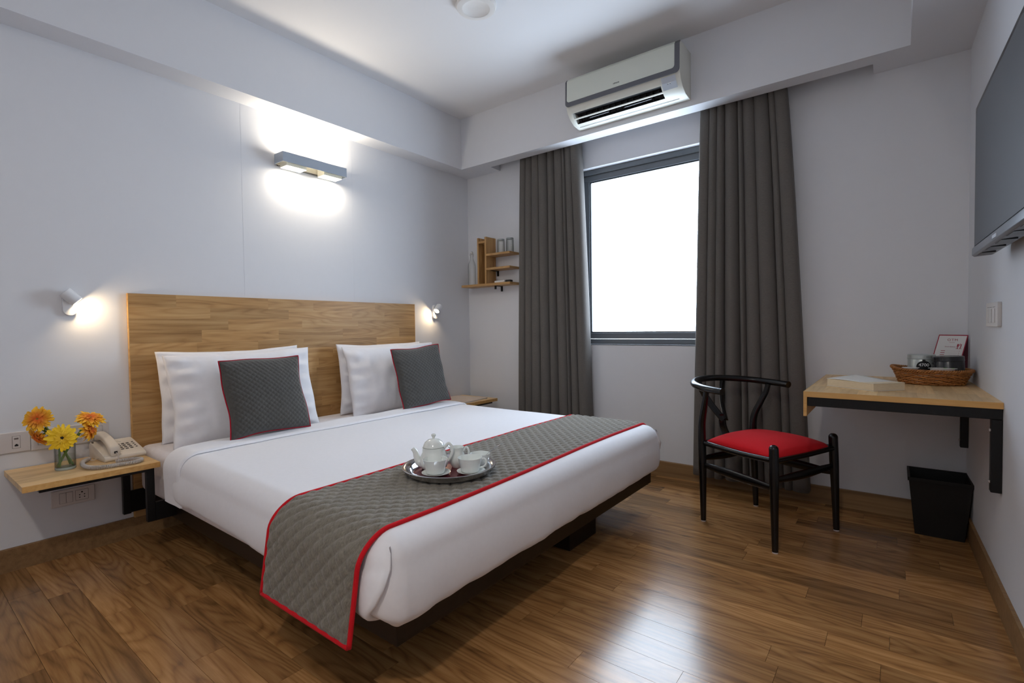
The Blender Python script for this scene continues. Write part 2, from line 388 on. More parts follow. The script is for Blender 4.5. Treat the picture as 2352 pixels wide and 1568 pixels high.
# ------------------------------------------------------------------ laminated rubberwood boards made of staves
def staves(parent, mat, L, Wd, T, row, lens, plane, org, rng, gap=.00006, name='stave'):
    """plane 'yz': length along y, rows along z, thickness along +x.  'xy': length along y, rows along x, thickness down"""
    r0 = 0.0
    while r0 < Wd-.001:
        rw = min(row*rng.uniform(.92, 1.08), Wd-r0)
        if Wd-(r0+rw) < .012: rw = Wd-r0
        s0 = 0.0; first = True
        while s0 < L-.001:
            l = rng.uniform(*lens)*(rng.uniform(.3, 1) if first else 1); first = False
            l = min(l, L-s0)
            if L-(s0+l) < .06: l = L-s0
            b = MB().box(-l/2+gap, l/2-gap, -rw/2+gap, rw/2-gap, -T/2, T/2)
            if plane == 'yz':
                o = b.build(name, mat, parent, loc=(org[0]+T/2, org[1]+s0+l/2, org[2]+r0+rw/2)); o.rotation_euler = Matrix(((0,0,1),(1,0,0),(0,1,0))).to_euler()
            elif plane == 'xy':   # length along y
                o = b.build(name, mat, parent, loc=(org[0]+r0+rw/2, org[1]+s0+l/2, org[2]-T/2), rot=(0,0,PI/2))
            else:                 # 'xx': length along x
                o = b.build(name, mat, parent, loc=(org[0]+s0+l/2, org[1]+r0+rw/2, org[2]-T/2))
            s0 += l
        r0 += rw

# ------------------------------------------------------------------ headboard, bed base, mattress
HY0, HY1, HZ0, HZ1 = -2.556, -.669, .102, 1.239
hb = thing('headboard', 'tall rubberwood headboard panel of finger-jointed staves on the wall behind the pillows', 'headboard', (0, 0, 0))
MB().box(.002, .006, HY0+.004, HY1-.004, HZ0, HZ1-.002).build('backing', M['rubber_edge'], hb)
staves(hb, M['rubber'], HY1-HY0-.006, HZ1-HZ0, .016, .062, (.28, .62), 'yz', (.006, HY0+.003, HZ0), random.Random(3))
for yy in (HY0, HY1-.003): MB().box(.002, .0222, yy, yy+.003, HZ0, HZ1).build('edge_banding', M['rubber_edge'], hb)
BY0, BY1, BX1 = -2.492, -.675, 1.985
bed = thing('platform_bed', 'low dark wenge platform bed base under the white bedding', 'bed', (0, 0, 0))
MB().box(.03, BX1, BY0, BY1, .155, .235).build('platform', M['bed_dark'], bed, bevel=.002, bseg=1)
for x0_, y0_, y1_ in ((1.60, -1.40, -1.146), (1.35, -2.02, -1.77), (.35, -1.40, -1.146), (.35, -2.02, -1.77)): MB().box(x0_, x0_+.285, y0_, y1_, 0, .155).build('plinth_block', M['bed_dark'], bed)
MB().box(.0225, .029, -2.5755, -.5605, .136, .245).build('head_rail', M['black_metal'], bed)

def rounded_box_patch(x0, x1, y0, y1, z0, z1, r, n=6):
    pass
mt = thing('mattress', 'white mattress in a fitted cotton sheet showing beside the telephone shelf', 'mattress', (0,0,0))
m_ = MB().box(.03, 1.96, -2.532, -.70, .2365, .47)
mo = m_.build('mattress_body', M['sheet'], mt, bevel=.035, bseg=4, smooth=True)

# white duvet: rounded box shell with an open head end, tucked hem, pleated foot corners
DX0, DX1, DY0, DY1, DZ, DR = .50, 2.055, -2.585, -.690, .497, .075
def dwr(x, y): return nz(x*2.2, y*2.2, 3)*.004 + nz(x*7, y*3, 9)*.0012
def duvet_mesh():
    mb = MB()
    NX, NY = 110, 120
    xa, ya, yb = DX1-DR, DY0+DR, DY1-DR
    def wr(p, s):       # soft wrinkles
        return dwr(p.x, p.y)*s
    # outline samples: left side (head->foot), corner, foot, corner, right side
    out = []          # (px, py, nx, ny, s-type)
    LS = [DX0+(xa-DX0)*i/NX for i in range(NX)]; LS = LS[:-4]+[LS[-4]+(xa-LS[-4])*k/24 for k in range(25)]
    for x_ in LS: out.append((x_, ya, 0, -1))
    for k in range(1, 48): a = -PI/2+PI/2*k/48; out.append((xa, ya, math.cos(a), math.sin(a)))
    for i in range(NY+1): out.append((xa, ya+(yb-ya)*i/NY, 1, 0))
    for k in range(1, 48): a = PI/2*k/48; out.append((xa, yb, math.cos(a), math.sin(a)))
    for i in range(NX+1): out.append((xa-(xa-DX0)*i/NX, yb, 0, 1))
    nO = len(out); NR, ND = 8, 16
    def hem(px, py, nx, ny):
        s = px*1.0+py*1.3
        h = .265*ny*ny + .228*nx*nx
        return h + .008*nz(s*3, 1, 2)+.004*nz(s*11, 4, 2)
    def P(i, j):
        px, py, nx, ny = out[i]
        n = Vector((nx, ny, 0))
        if j <= NR:          # from the top edge round to the side
            a = PI/2*j/NR
            p = Vector((px, py, DZ-DR)) + n*DR*math.sin(a) + Vector((0,0,DR*math.cos(a)))
            if j == 0: p.z += wr(p, 1); return p
            q = wr(Vector((px, py, 0)), 1)*(1-j/NR); p.z += q
            return p
        t = (j-NR)/ND; h = hem(px, py, nx, ny)
        z = (DZ-DR)+(h-(DZ-DR))*t
        bul = .012*math.sin(PI*min(1, t*1.1)) - .055*max(0, t-.72)/.28*max(0, t-.72)/.28
        s = px*1.0-py*1.0
        fold = (nz(s*9, z*2, 5)*.006+nz(s*26, z*4, 6)*.0025)*t
        if ny < -.5 and px < .8: fold *= 1.8
        pl_ = 0
        return Vector((px, py, z)) + n*(DR+bul+fold+pl_) if t < .999 else Vector((px, py, z+.004)) + n*(DR+bul+fold+pl_-.012)
    def tap(p):
        p = Vector(p); p.y += .035*max(0, min(1, 1-(p.x-.5)/1.2))*max(0, min(1, (-1.64-p.y)/.9)); return p
    mb.grid(lambda i, j: tap(P(i, j)), nO-1, NR+ND)
    # top sheet
    def T(i, j):
        p = Vector((DX0+(xa-DX0)*i/NX, ya+(yb-ya)*j/NY, DZ)); p.z += wr(p, 1); return tap(p)
    mb.grid(T, NX, NY, flip=True)
    return mb
dv = thing('duvet', 'smooth white duvet tucked over the bed with pleated foot corners', 'duvet', (0,0,0))
do = duvet_mesh().build('duvet_cover', M['linen'], dv, smooth=True, weld=.0006)
def pleat(sgn):
    xa, ya = DX1-DR, (DY0+DR if sgn < 0 else DY1-DR); mb = MB(); NA, NT = 16, 26
    def P(i, j):
        t = -.12+1.14*j/NT; edge = .118-.07*max(0, t)**1.3 + .004*nz(t*5, 1, sgn+3)
        a = min(1, i/(NA-2)); ss = edge-.16*(1-a)
        off = .0015+.017*a**1.6*min(1, max(0, (t+.12)*4)) if i <= NA-2 else (.010 if i == NA-1 else -.004)
        if i == NA-1: ss = edge+.004
        if i == NA: ss = edge-.003
        if ss <= .05: px, nx, ny = xa-.05+ss, 0, sgn
        else: ph = (ss-.05)/DR; px, nx, ny = xa, math.sin(ph), sgn*math.cos(ph)
        if t <= 0:
            an = PI/2*(1+t*3.5); r = DR+.001; z = DZ-DR+(DR+off)*math.cos(an); rad = (DR+off)*math.sin(an)
        else:
            h = .258; z = (DZ-DR)+(h-(DZ-DR))*t; rad = DR+off+.012*math.sin(PI*min(1, t*1.1))-.055*(max(0, t-.72)/.28)**2
        return Vector((px+nx*rad, ya+ny*rad, z))
    mb.grid(P, NA, NT)
    o = mb.build('corner_pleat', M['linen'], dv, smooth=True)
pleat(-1); pleat(1)
# turned-down band at the head of the duvet: a loop of cloth following the bed's cross-section
def fold_band(xa, xb, th, dz, drop):
    mb = MB(); prof = []
    n = 8
    for k in range(n+1):
        a = PI/2+PI*k/n; prof.append((xa+th*math.cos(a)*1.2, th/2+th/2*math.sin(a)))
    prof = [(xb, th)] + [(xb-(xb-xa)*k/6, th) for k in range(1, 6)] + [(xa+math.cos(a)*th*.9, th/2+math.sin(a)*th/2) for a in [PI/2+PI*k/n for k in range(n+1)]] + [(xb-.01, .0)]
    prof = [(xb+.004, th*.5)]+prof+[(xb+.004, th*.4)]
    path = []
    ya, yb = DY0+DR, DY1-DR
    for k in range(14): path.append((DY0+.003, DZ-DR-drop+drop*k/14, -1, 0))
    for k in range(13): a = PI*.5*k/12; path.append((ya-(DR-.003)*math.cos(a), DZ-DR+(DR-.003)*math.sin(a), -math.cos(a), math.sin(a)))
    for k in range(1, 60): path.append((ya+(yb-ya)*k/60, DZ-.003, 0, 1))
    for k in range(13): a = PI*.5-PI*.5*k/12; path.append((yb+(DR-.003)*math.cos(a), DZ-DR+(DR-.003)*math.sin(a), math.cos(a), math.sin(a)))
    for k in range(1, 15): path.append((DY1-.003, DZ-DR-drop*k/14, 1, 0))
    def P(i, j):
        y, z, ny, nz_ = path[i]; x, h = prof[j % len(prof)]
        x = x + .022*nz(y*1.7, z*2, 2) + .006*nz(y*7, z*5, 8) + .035*max(0, (DZ-DR-z)/max(drop, .01))*.3
        h = h*(1+.35*nz(y*4, x*9, 1)) + .003*nz(y*2, x*3, 7)
        y2 = y+ny*h; y2 += .033*max(0, min(1, (-1.64-y2)/.9))
        return (x, y2, z+nz_*h)
    mb.grid(P, len(path)-1, len(prof))
    return mb
fold_band(.452, .615, .016, 0, .14).build('turned_down_fold', M['linen'], dv, smooth=True)

# ------------------------------------------------------------------ bed runner
def quilt_h(a, b, s, A):
    u, v = (a+b)/s, (a-b)/s
    return A*(abs(math.sin(PI*u))**.45)*(abs(math.sin(PI*v))**.45)
def runner():
    RX0, RX1 = 1.520, 1.975
    prof = []   # (y, z, ny, nz, s)
    ya, yb = DY0+DR, DY1-DR; r = DR+.004; side0 = DY0-.034
    low = .228; s = 0
    pts = []
    n1 = 56
    for k in range(n1+1):   # left drape, hanging a little away from the duvet
        t = k/n1; z = low+(DZ-DR-low)*t
        yy = DY0-.056+.026*t
        pts.append((yy, z))
    for k in range(1, 16):
        a = PI/2*k/16; pts.append((ya-(DR+.030-.026*k/16)*math.cos(a), DZ-DR+(DR+.004)*math.sin(a)))
    n2 = 330
    for k in range(n2+1): pts.append((ya+(yb-ya)*k/n2, DZ+.004))
    for k in range(1, 16):
        a = PI/2-PI/2*k/16; pts.append((yb+(DR+.004+.014*k/16)*math.cos(a), DZ-DR+(DR+.004)*math.sin(a)))
    for k in range(1, 21): pts.append((DY1+.02, DZ-DR-.16*k/20))
    P2 = [Vector(p) for p in pts]; S = [0]
    for i in range(1, len(P2)): S.append(S[-1]+(P2[i]-P2[i-1]).length)
    # resample uniformly
    step = .0046; n = int(S[-1]/step); Q = []; i = 0
    for k in range(n+1):
        s = S[-1]*k/n
        while i < len(S)-2 and S[i+1] < s: i += 1
        t = (s-S[i])/max(1e-9, S[i+1]-S[i]); Q.append(P2[i].lerp(P2[i+1], t))
    NX = 100
    def nrm(k):
        a = Q[max(0, k-1)]; c = Q[min(n, k+1)]; d = (c-a).normalized(); return Vector((-d.y, d.x))
    NN = [nrm(k) for k in range(n+1)]
    def bow(k): return .012*math.sin(k/n*6+.4)
    def P(k, j):
        q, m = Q[k], NN[k]; x = RX0+(RX1-RX0)*j/NX + bow(k); s = S[-1]*k/n
        h = quilt_h(x-bow(k), s, .052, .0085) + .002*(1+nz(x*4, s*4, 2))
        if k < 50: h += .008*nz(x*5, s*2, 11)*(1-k/50)
        e = min(j, NX-j)/4; e2 = min(k, 99)/4
        h *= min(1, e)*min(1, e2+.0)
        return (x, q.x+m.x*h, q.y+m.y*h+dwr(x, q.x)*max(0, m.y))
    mb = MB(); mb.grid(P, n, NX)
    t = thing('bed_runner', 'grey quilted bed runner with red piping laid across the foot of the bed', 'bed runner', (0,0,0))
    o = mb.build('quilted_panel', M['quilt'], t, smooth=True)
    sm = o.modifiers.new('thickness', 'SOLIDIFY'); sm.thickness = .004; sm.offset = -1
    pip = []
    for j in (0, NX):
        line = [P(k, j) for k in range(0, n+1, 3)]; pip.append(line)
    hem = [P(0, j) for j in range(0, NX+1, 3)]
    for line in pip+[hem]: 
        MB().tube(line, .0068, 8).build('piping', M['red_piping'], t, smooth=True)
    return t
runner()

# ------------------------------------------------------------------ pillows and cushions
def pillow_mesh(w, h, th, seed, N=84, wr=.011, pinch=.05, flat=.55, quilt=None, half=None):
    mb = MB()
    def side(sg):
        def P(i, j):
            u, v = -1+2*i/N, -1+2*j/N
            cu, cv = 1-abs(u)**2.4, 1-abs(v)**2.4
            y = u*w/2*(1-pinch*(1-v*v)); z = v*h/2*(1-pinch*(1-u*u))
            t = th/2*(max(0, cu)**flat)*(max(0, cv)**flat)
            e = min(1, 6*(1-max(abs(u), abs(v))))
            d = (nz(y*9, z*9, seed)*wr + nz(y*22, z*9, seed+4)*wr*.45)*e
            # gathers near the side seams
            g = max(0, abs(u)-.6)/.4; d += wr*1.1*g*e*math.sin(v*17+seed*2+3*nz(z*6, 1, seed))
            x = sg*(t+d*sg if sg > 0 else t)
            if quilt and sg > 0: x += quilt_h(y, z, quilt[0], quilt[1])*min(1, e*1.5)
            y += .010*nz(z*7, seed*3, 1)*abs(u)**4; z += .008*nz(y*6, seed*5, 2)*abs(v)**4
            return (x, y, z+h/2)
        return P
    mb.grid(side(1), N, N); mb.grid(side(-1), N, N, flip=True)
    return mb
def place(o, x, y, z, yaw, lean, roll):
    n0 = Vector((math.cos(yaw), math.sin(yaw), 0)); e = Vector((-math.sin(yaw), math.cos(yaw), 0))
    up = Vector((0,0,1))*math.cos(lean)-n0*math.sin(lean)
    e2 = math.cos(roll)*e+math.sin(roll)*up; up2 = math.cos(roll)*up-math.sin(roll)*e; nn = e2.cross(up2)
    o.matrix_world = Matrix(((nn.x,e2.x,up2.x,x),(nn.y,e2.y,up2.y,y),(nn.z,e2.z,up2.z,z),(0,0,0,1)))
for nm, lab, p, w, h, th, sd in (
    ('pillow', 'white pillow leaning on the headboard on the telephone side, behind another pillow', (.165, -2.105, .470, -.10, .10, .018), .73, .475, .13, 1),
    ('pillow', 'white pillow on the telephone side with a grey cushion leaning on it', (.352, -2.106, .472, -.12, .249, .025), .735, .475, .15, 2),
    ('pillow', 'white pillow leaning on the headboard by the bottle shelf, mostly hidden by another pillow', (.165, -1.085, .470, -.03, .10, 0), .72, .475, .13, 3),
    ('pillow', 'white pillow by the corner bedside shelf with a grey cushion leaning on it', (.335, -1.085, .472, -.16, .27, .018), .725, .478, .15, 4)):
    o = pillow_mesh(w, h, th, sd*7.3).build(nm, M['linen'], None, smooth=True, weld=.0004)
    place(o, *p); tag(o, lab, 'pillow', 'white pillows against the headboard')
def cushion(lab, p, w, h, sd):
    t = thing('cushion', lab, 'cushion', (0,0,0), group='grey quilted cushions')
    o = pillow_mesh(w, h, .12, sd, N=150, wr=.004, pinch=.045, quilt=(.0265, .0042)).build('quilted_cover', M['cushion'], t, smooth=True, weld=.0003)
    N = 40; ring = []
    for (u0, v0, u1, v1) in ((-1,-1,1,-1),(1,-1,1,1),(1,1,-1,1),(-1,1,-1,-1)):
        for k in range(N):
            u, v = u0+(u1-u0)*k/N, v0+(v1-v0)*k/N
            y = u*w/2*(1-.045*(1-v*v)); z = v*h/2*(1-.045*(1-u*u))
            y += .010*nz(z*7, sd*3, 1)*abs(u)**4; z += .008*nz(y*6, sd*5, 2)*abs(v)**4
            ring.append((.001, y*1.004, z*1.004+h/2))
    MB().tube(ring, .0032, 8, closed=True).build('piping', M['crimson_piping'], t, smooth=True)
    place(t, *p)
cushion('grey quilted cushion with red piping leaning on the pillows on the telephone side', (.512, -2.085, .512, -.016, .271, .014), .415, .40, 3.1)
cushion('grey quilted cushion with red piping leaning on the pillows by the wall corner', (.510, -.996, .512, -.058, .244, .064), .42, .415, 8.7)
MB().box(.376, .392, -2.5755, -.5605, .178, .262).build('front_rail', M['black_metal'], bed)

# ------------------------------------------------------------------ bedside shelves
def bedside(label, y0, y1, inner, rs):
    t = thing('bedside_shelf', label, 'bedside shelf', (0,0,0), group='wall-hung bedside shelves')
    zt, x1 = .447, .405
    staves(t, M['rubber_desk'], y1-y0, x1-.007, .023, .066, (.18, .46), 'xy', (.005, y0, zt), random.Random(rs))
    MB().box(x1-.002, x1+.001, y0, y1, zt-.0235, zt-.0002).build('edge_banding', M['rubber_edge'], t)
    s = -1 if inner < (y0+y1)/2 else 1
    ya, yb = (y0+.05, inner) if s > 0 else (inner, y1-.05)
    MB().box(.362, .392, ya, yb, .409, .4235).build('front_bar', M['black_metal'], t, bevel=.001, bseg=1)
    MB().box(.01, .04, ya, yb, .409, .4235).build('back_bar', M['black_metal'], t, bevel=.001, bseg=1)
    li, lo = (inner-.031, inner) if s > 0 else (inner, inner+.031)
    MB().box(.368, .392, li, lo, .178, .409).build('leg', M['black_metal'], t, bevel=.001, bseg=1)
    MB().box(.023, .047, li, lo, .136, .409).build('leg', M['black_metal'], t, bevel=.001, bseg=1)
    return t
bedside('rubberwood bedside shelf on a black steel bracket carrying the telephone and flowers', -3.014, -2.556, -2.576, 11)
bedside('rubberwood bedside shelf in the corner carrying a paper booklet', -.585, -.108, -.560, 12)
bk = thing('booklet', 'thin cream paper booklet lying on the corner bedside shelf', 'booklet', (.21, -.33, .447), .1)
MB().box(-.17, .15, -.16, .15, .0005, .006).build('pages', M['paper'], bk, bevel=.001, bseg=1)
MB().box(-.171, .151, -.161, .151, .0062, .0075).build('cover', plain('booklet_cover', srgb(206,190,176), .6, var=.06, bscale=60), bk)

# ------------------------------------------------------------------ wall plates
def plate(t, y0, y1, z0, z1): return MB().box(0, .011, y0, y1, z0, z1).build('plate', M['plate_plastic'], t, bevel=.003, bseg=3, smooth=False)
def module(t, yc, zc, w, h, name='module', pr=.0012):
    MB().box(.0108, .0114, yc-w/2-.0012, yc+w/2+.0012, zc-h/2-.0012, zc+h/2+.0012).build('module_gap', M['plate_line'], t)
    return MB().box(.011, .0114+pr, yc-w/2, yc+w/2, zc-h/2, zc+h/2).build(name, M['plate_plastic'], t, bevel=.0008, bseg=1)
t = thing('phone_socket', 'white wall plate with a telephone jack beside the flower vase', 'wall socket', (0,0,0))
plate(t, -3.095, -2.9275, .520, .610)
j = module(t, -2.973, .565, .024, .052, 'jack_frame', .002)
MB().prism([(-2.979,.547),(-2.967,.547),(-2.967,.554),(-2.970,.554),(-2.970,.557),(-2.976,.557),(-2.976,.554),(-2.979,.554)], .0130, .0138, 'x').build('jack_port', M['dark_hole'], t)
MB().box(.0132, .0140, -2.980, -2.966, .577, .584).build('jack_label', M['plate_line'], t)
t = thing('switch_panel', 'long white switch plate with rockers and a round dimmer behind the telephone', 'light switch', (0,0,0))
plate(t, -2.9265, -2.647, .517, .608)
for yc in (-2.888, -2.853, -2.815, -2.766): module(t, yc, .563, .026 if yc > -2.82 else .03, .048, 'rocker', .003)
module(t, -2.692, .563, .040, .050, 'dimmer_base', .001)
MB().tube([(.012,-2.692,.561),(.022,-2.692,.561),(.024,-2.692,.561)], [.0125,.0122,.0105], 20).build('dimmer_knob', M['plate_plastic'], t, auto=.6)
t = thing('power_socket', 'white wall plate with two rockers and a five-pin socket under the bedside shelf', 'wall socket', (0,0,0))
plate(t, -2.868, -2.709, .236, .312)
for yc in (-2.8265, -2.8025): module(t, yc, .274, .0225, .047, 'rocker', .003)
s_ = module(t, -2.757, .274, .046, .047, 'socket_face', .001)
for dy, dz, r in ((0,.013,.0035),(-.009,.001,.0026),(.009,.001,.0026),(-.009,-.011,.0026),(.009,-.011,.0026)):
    MB().tube([(.0122,-2.757+dy,.274+dz),(.0130,-2.757+dy,.274+dz)], r, 12).build('pin_hole', M['dark_hole'], s_)
t = thing('bedside_switch', 'small white wall plate peeking out beside the pillow by the corner', 'light switch', (0,0,0))
plate(t, -.56, -.40, .52, .61); module(t, -.50, .565, .03, .048, 'rocker', .003)
# right wall plate
t = thing('light_switch', 'white modular light switch plate on the wall under the television', 'light switch', (wx(-.72), -.72, 1.022), WS)
MB().prism(rrect(.235, .092, .006, 3, 0, .046), -.012, 0, 'x').build('plate', M['white_plastic'], t, bevel=.002, bseg=2)
for yc, w in ((.065, .04), (.012, .045), (-.05, .045)):
    MB().box(-.0145, -.012, yc-w/2, yc+w/2, .014, .068).build('rocker', M['white_plastic'], t, bevel=.001, bseg=1)
    MB().box(-.0126, -.0121, yc-w/2, yc+w/2, .073, .0745).build('label_line', M['plate_line'], t)

# ------------------------------------------------------------------ telephone
px_, py_ = .115, -2.640
tel_rot = math.radians(5)
tel = thing('telephone', 'cream corded desk telephone with grey keys on the bedside shelf', 'telephone', (px_, py_, .447), tel_rot)
prof = [(-.090,.004),(-.085,0),(.092,0),(.098,.010),(.094,.020),(.070,.030),(-.045,.064),(-.078,.071),(-.092,.066)]
MB().prism(prof, -.082, .082, 'y').build('base', M['phone'], tel, bevel=.003, bseg=2, auto=.7)
def slope(x): return .030+(.070-x)*(.034/.115)
SL = math.atan2(.034, .115)
MB().box(-.085, .086, -.082, -.012, 0, .006).build('cradle', M['phone'], tel, loc=(.0, 0, .046), rot=(0, SL, 0), bevel=.002, bseg=1)
# handset: swept rounded rectangle, thicker ends
hs = MB(); path = []; HW = .87
for k in range(25):
    u = k/24; x = -.088+.182*u
    z = slope(x)+.028+.012*math.sin(PI*u); w = .026-.004*math.sin(PI*u); h = .014+.010*(abs(2*u-1)**3)
    path.append((x, z, w, h))
sec = rrect(2, 2, .55, 4); ns = len(sec); vs = []; fs = []
for i, (x, z, w, h) in enumerate(path):
    e = 1 if 1 <= i <= 23 else .82
    zl = z-(h-.014)*.9
    for (a, b_) in sec: vs.append((x, -.041+a*w*e*HW, zl+b_*h*e))
for i in range(len(path)-1):
    for k in range(ns): fs.append((i*ns+k, i*ns+(k+1) % ns, (i+1)*ns+(k+1) % ns, (i+1)*ns+k))
fs += [tuple(range(ns))[::-1], tuple((len(path)-1)*ns+k for k in range(ns))]
hso = MB().add(vs, fs).build('handset', M['phone'], tel, auto=.9)
MB().box(.0935, .0965, -.046, -.034, slope(.094)+.012, slope(.094)+.022).build('handset_jack', M['dark_hole'], hso)
MB().box(-.082, -.062, -.0785, -.072, .0675, .0745).build('hook_slot', M['dark_hole'], tel)
def key(x, y, a, b_, nm):
    z = slope(x)
    o = MB().lathe([(1,0),(1,.0006)], 16, sx=a, sy=b_).build('key_ring', M['phone_dark'], tel, loc=(x, y, z), rot=(0, SL, 0))
    MB().lathe([(.95,0),(.95,.0022),(.7,.003)], 16, sx=a*.78, sy=b_*.78, cap0=False).build(nm, M['phone_key'], o, auto=.6)
for r in range(4):
    for c in range(3): key(-.012+.0175*r, .006+.0185*c, .0054, .0074, 'key')
    key(-.016+.0175*r, .0645, .0036, .0048, 'function_key')
text_mesh('brand_print', 'Panasonic', .0085, M['print_dark'], tel, (-.040, .022, slope(-.040)+.0006), (0, SL, PI/2), .0002)
# coiled cord
inv = Matrix.Rotation(-tel_rot, 4, 'Z') @ Matrix.Translation((-px_, -py_, -.447))
cp = [(.276,-2.690,.4575),(.283,-2.650,.4575),(.292,-2.622,.4575),(.318,-2.605,.4575),(.350,-2.618,.4575),(.362,-2.650,.4575),(.352,-2.698,.4575),(.350,-2.742,.4575),(.318,-2.782,.4575),(.262,-2.795,.4575),(.200,-2.790,.4575),(.150,-2.775,.4575),(.119,-2.748,.4590)]
cl = [inv @ p for p in catmull(cp, 24)]
S = [0]
for i in range(1, len(cl)): S.append(S[-1]+(cl[i]-cl[i-1]).length)
hel = []; turns = S[-1]/.0049; n = int(turns*9); i = 0
for k in range(n+1):
    s = S[-1]*k/n
    while i < len(S)-2 and S[i+1] < s: i += 1
    p = cl[i].lerp(cl[i+1], (s-S[i])/max(1e-9, S[i+1]-S[i])); tg = (cl[i+1]-cl[i]).normalized(); nn = Vector((-tg.y, tg.x, 0)); a = 2*PI*turns*k/n
    hel.append(p + nn*.0072*math.cos(a) + Vector((0,0,.0072))*math.sin(a))
MB().tube(hel, .0021, 5).build('coiled_cord', M['cord'], tel, smooth=True)
MB().tube(catmull([(.0955,-.040,slope(.094)+.016),(.115,-.040,slope(.094)+.010),(.14,-.046,.020),(.160,-.052,.012), tuple(cl[0])], 6), .0021, 6).build('cord_end', M['cord'], tel, smooth=True)
MB().tube(catmull([tuple(cl[-1]), (.02,-.105,.006), (.015,-.09,.008), (.02,-.080,.010)], 6), .0018, 6).build('cord_end', M['cord'], tel, smooth=True)

# ------------------------------------------------------------------ vase with gerberas
VX, VY, VZ = .195, -2.846, .447
va = thing('flower_vase', 'clear glass vase half full of water holding yellow gerberas', 'vase', (VX, VY, VZ))
R_ = .036
MB().lathe([(R_*.96,0),(R_,.003),(R_,.122),(R_-.0012,.123),(R_-.0025,.122),(R_-.0025,.012),(R_*.6,.009)], 36).build('glass_wall', M['glass'], va, smooth=True, auto=.8)
MB().lathe([(R_-.003,.012),(R_-.003,.064),(.0,.0645)], 36, cap1=False).build('water', M['water'], va, auto=.8)
MB().lathe([(R_*.97,.001),(R_*.985,.009),(R_*.9,.0105)], 36).build('glass_base', plain('thick_glass_base', srgb(190,200,196), .08, spec=.8), va, auto=.8)
def gerbera(label, head, n, rad, bot, mid, mat, np_=30, droop=.1, dark=False, sd=1, flat=1.0):
    rng = random.Random(sd)
    head = Vector(head); n = Vector(n).normalized(); bot = Vector(bot)
    t = thing('gerbera', label, 'flower', tuple(bot), group='gerberas in the glass vase')
    q = n.to_track_quat('Z', 'Y')
    pth = catmull([(0,0,0)]+[tuple(Vector(m)-bot) for m in mid]+[tuple(head-n*.03-bot), tuple(head-n*.006-bot)], 8)
    st = MB().tube(pth, [.0042]*(len(pth)-2)+[.005,.0075], 8).build('stem', M['stem'], t, smooth=True)
    pm = MB()
    for layer, (cnt, rr, zz) in enumerate(((np_, 1.0, 0.0), (int(np_*.9), .82, .003), (int(np_*.8), .48, .006))):
        for k in range(cnt):
            a = 2*PI*(k+rng.uniform(-.35,.35))/cnt + layer*.1
            L = rad*rr*rng.uniform(.82, 1.06); w = rad*.115*(1 if layer < 2 else .7)*rng.uniform(.85,1.2)
            dr = rng.uniform(-.5, 1)*droop; tw = rng.uniform(-.5,.5)
            ca, sa = math.cos(a), math.sin(a); pts = []
            for i, (f, ww) in enumerate(((.14,.45),(.4,.85),(.7,1.0),(.92,.75),(1.0,.25))):
                r = L*f; z = zz + rad*(.16*f*(1-f)*2 - dr*f*f*1.3) + (layer == 2)*.004*f
                for s in (-1, 0, 1):
                    y = s*w*ww; zc = z + (abs(s)*w*.35*ww) + s*tw*w*.5
                    pts.append((r*ca-y*sa, r*sa+y*ca, zc))
            pm.add(pts, [(i*3+j, i*3+j+1, i*3+j+4, i*3+j+3) for i in range(4) for j in range(2)])
    po_ = pm.build('petals', mat, t, smooth=True, loc=tuple(head-bot), fix=False); po_.rotation_euler = q.to_euler()
    d = MB().lathe([(rad*.26,-.003),(rad*.27,.005),(rad*.2,.009),(rad*.1,.0095),(.0005,.0085)], 20, cap1=False).build('flower_disc', M['disc'], t, smooth=True, loc=tuple(head-bot)); d.rotation_euler = q.to_euler()
    if dark:
        d2 = MB().lathe([(rad*.15,.0085),(rad*.13,.0105),(.0005,.0105)], 16, cap1=False).build('disc_eye', M['disc_dark'], d, smooth=True)
    c_ = MB().lathe([(.004,-.016),(.011,-.010),(.016,-.003),(.017,.001)], 14).build('calyx', M['stem'], t, smooth=True, loc=tuple(head-bot)); c_.rotation_euler = q.to_euler()
    return t
zb_ = VZ+.015
gerbera('orange-yellow gerbera highest in the vase, tilted away from the telephone', (.205,-2.930,.680), (.80,-.42,.30), .055, (.205,-2.822,zb_), [(.195,-2.846,.52),(.19,-2.885,.60)], M['petal_orange'], sd=1, droop=.25)
gerbera('small drooping gerbera below the tallest one, facing down', (.180,-2.925,.600), (.35,-.75,-.45), .048, (.175,-2.826,zb_), [(.18,-2.850,.54),(.175,-2.890,.620),(.18,-2.915,.632)], M['petal_orange'], np_=22, sd=2, droop=.05)
gerbera('bright yellow gerbera with a dark eye facing out over the vase rim', (.240,-2.862,.592), (.93,-.16,.16), .058, (.215,-2.868,zb_), [(.205,-2.866,.52),(.210,-2.866,.57)], M['petal_yellow'], np_=26, dark=True, sd=3, droop=.02)
gerbera('orange-yellow gerbera facing up above the switch dimmer', (.200,-2.756,.655), (.50,.10,.86), .058, (.185,-2.872,zb_), [(.195,-2.838,.53),(.195,-2.79,.605)], M['petal_orange'], sd=4, droop=.12)
gerbera('gerbera turned sideways toward the telephone under the upward-facing one', (.215,-2.765,.610), (.55,.75,.0), .054, (.205,-2.874,zb_), [(.205,-2.840,.53),(.205,-2.800,.59)], M['petal_orange'], np_=24, sd=5, droop=.25)

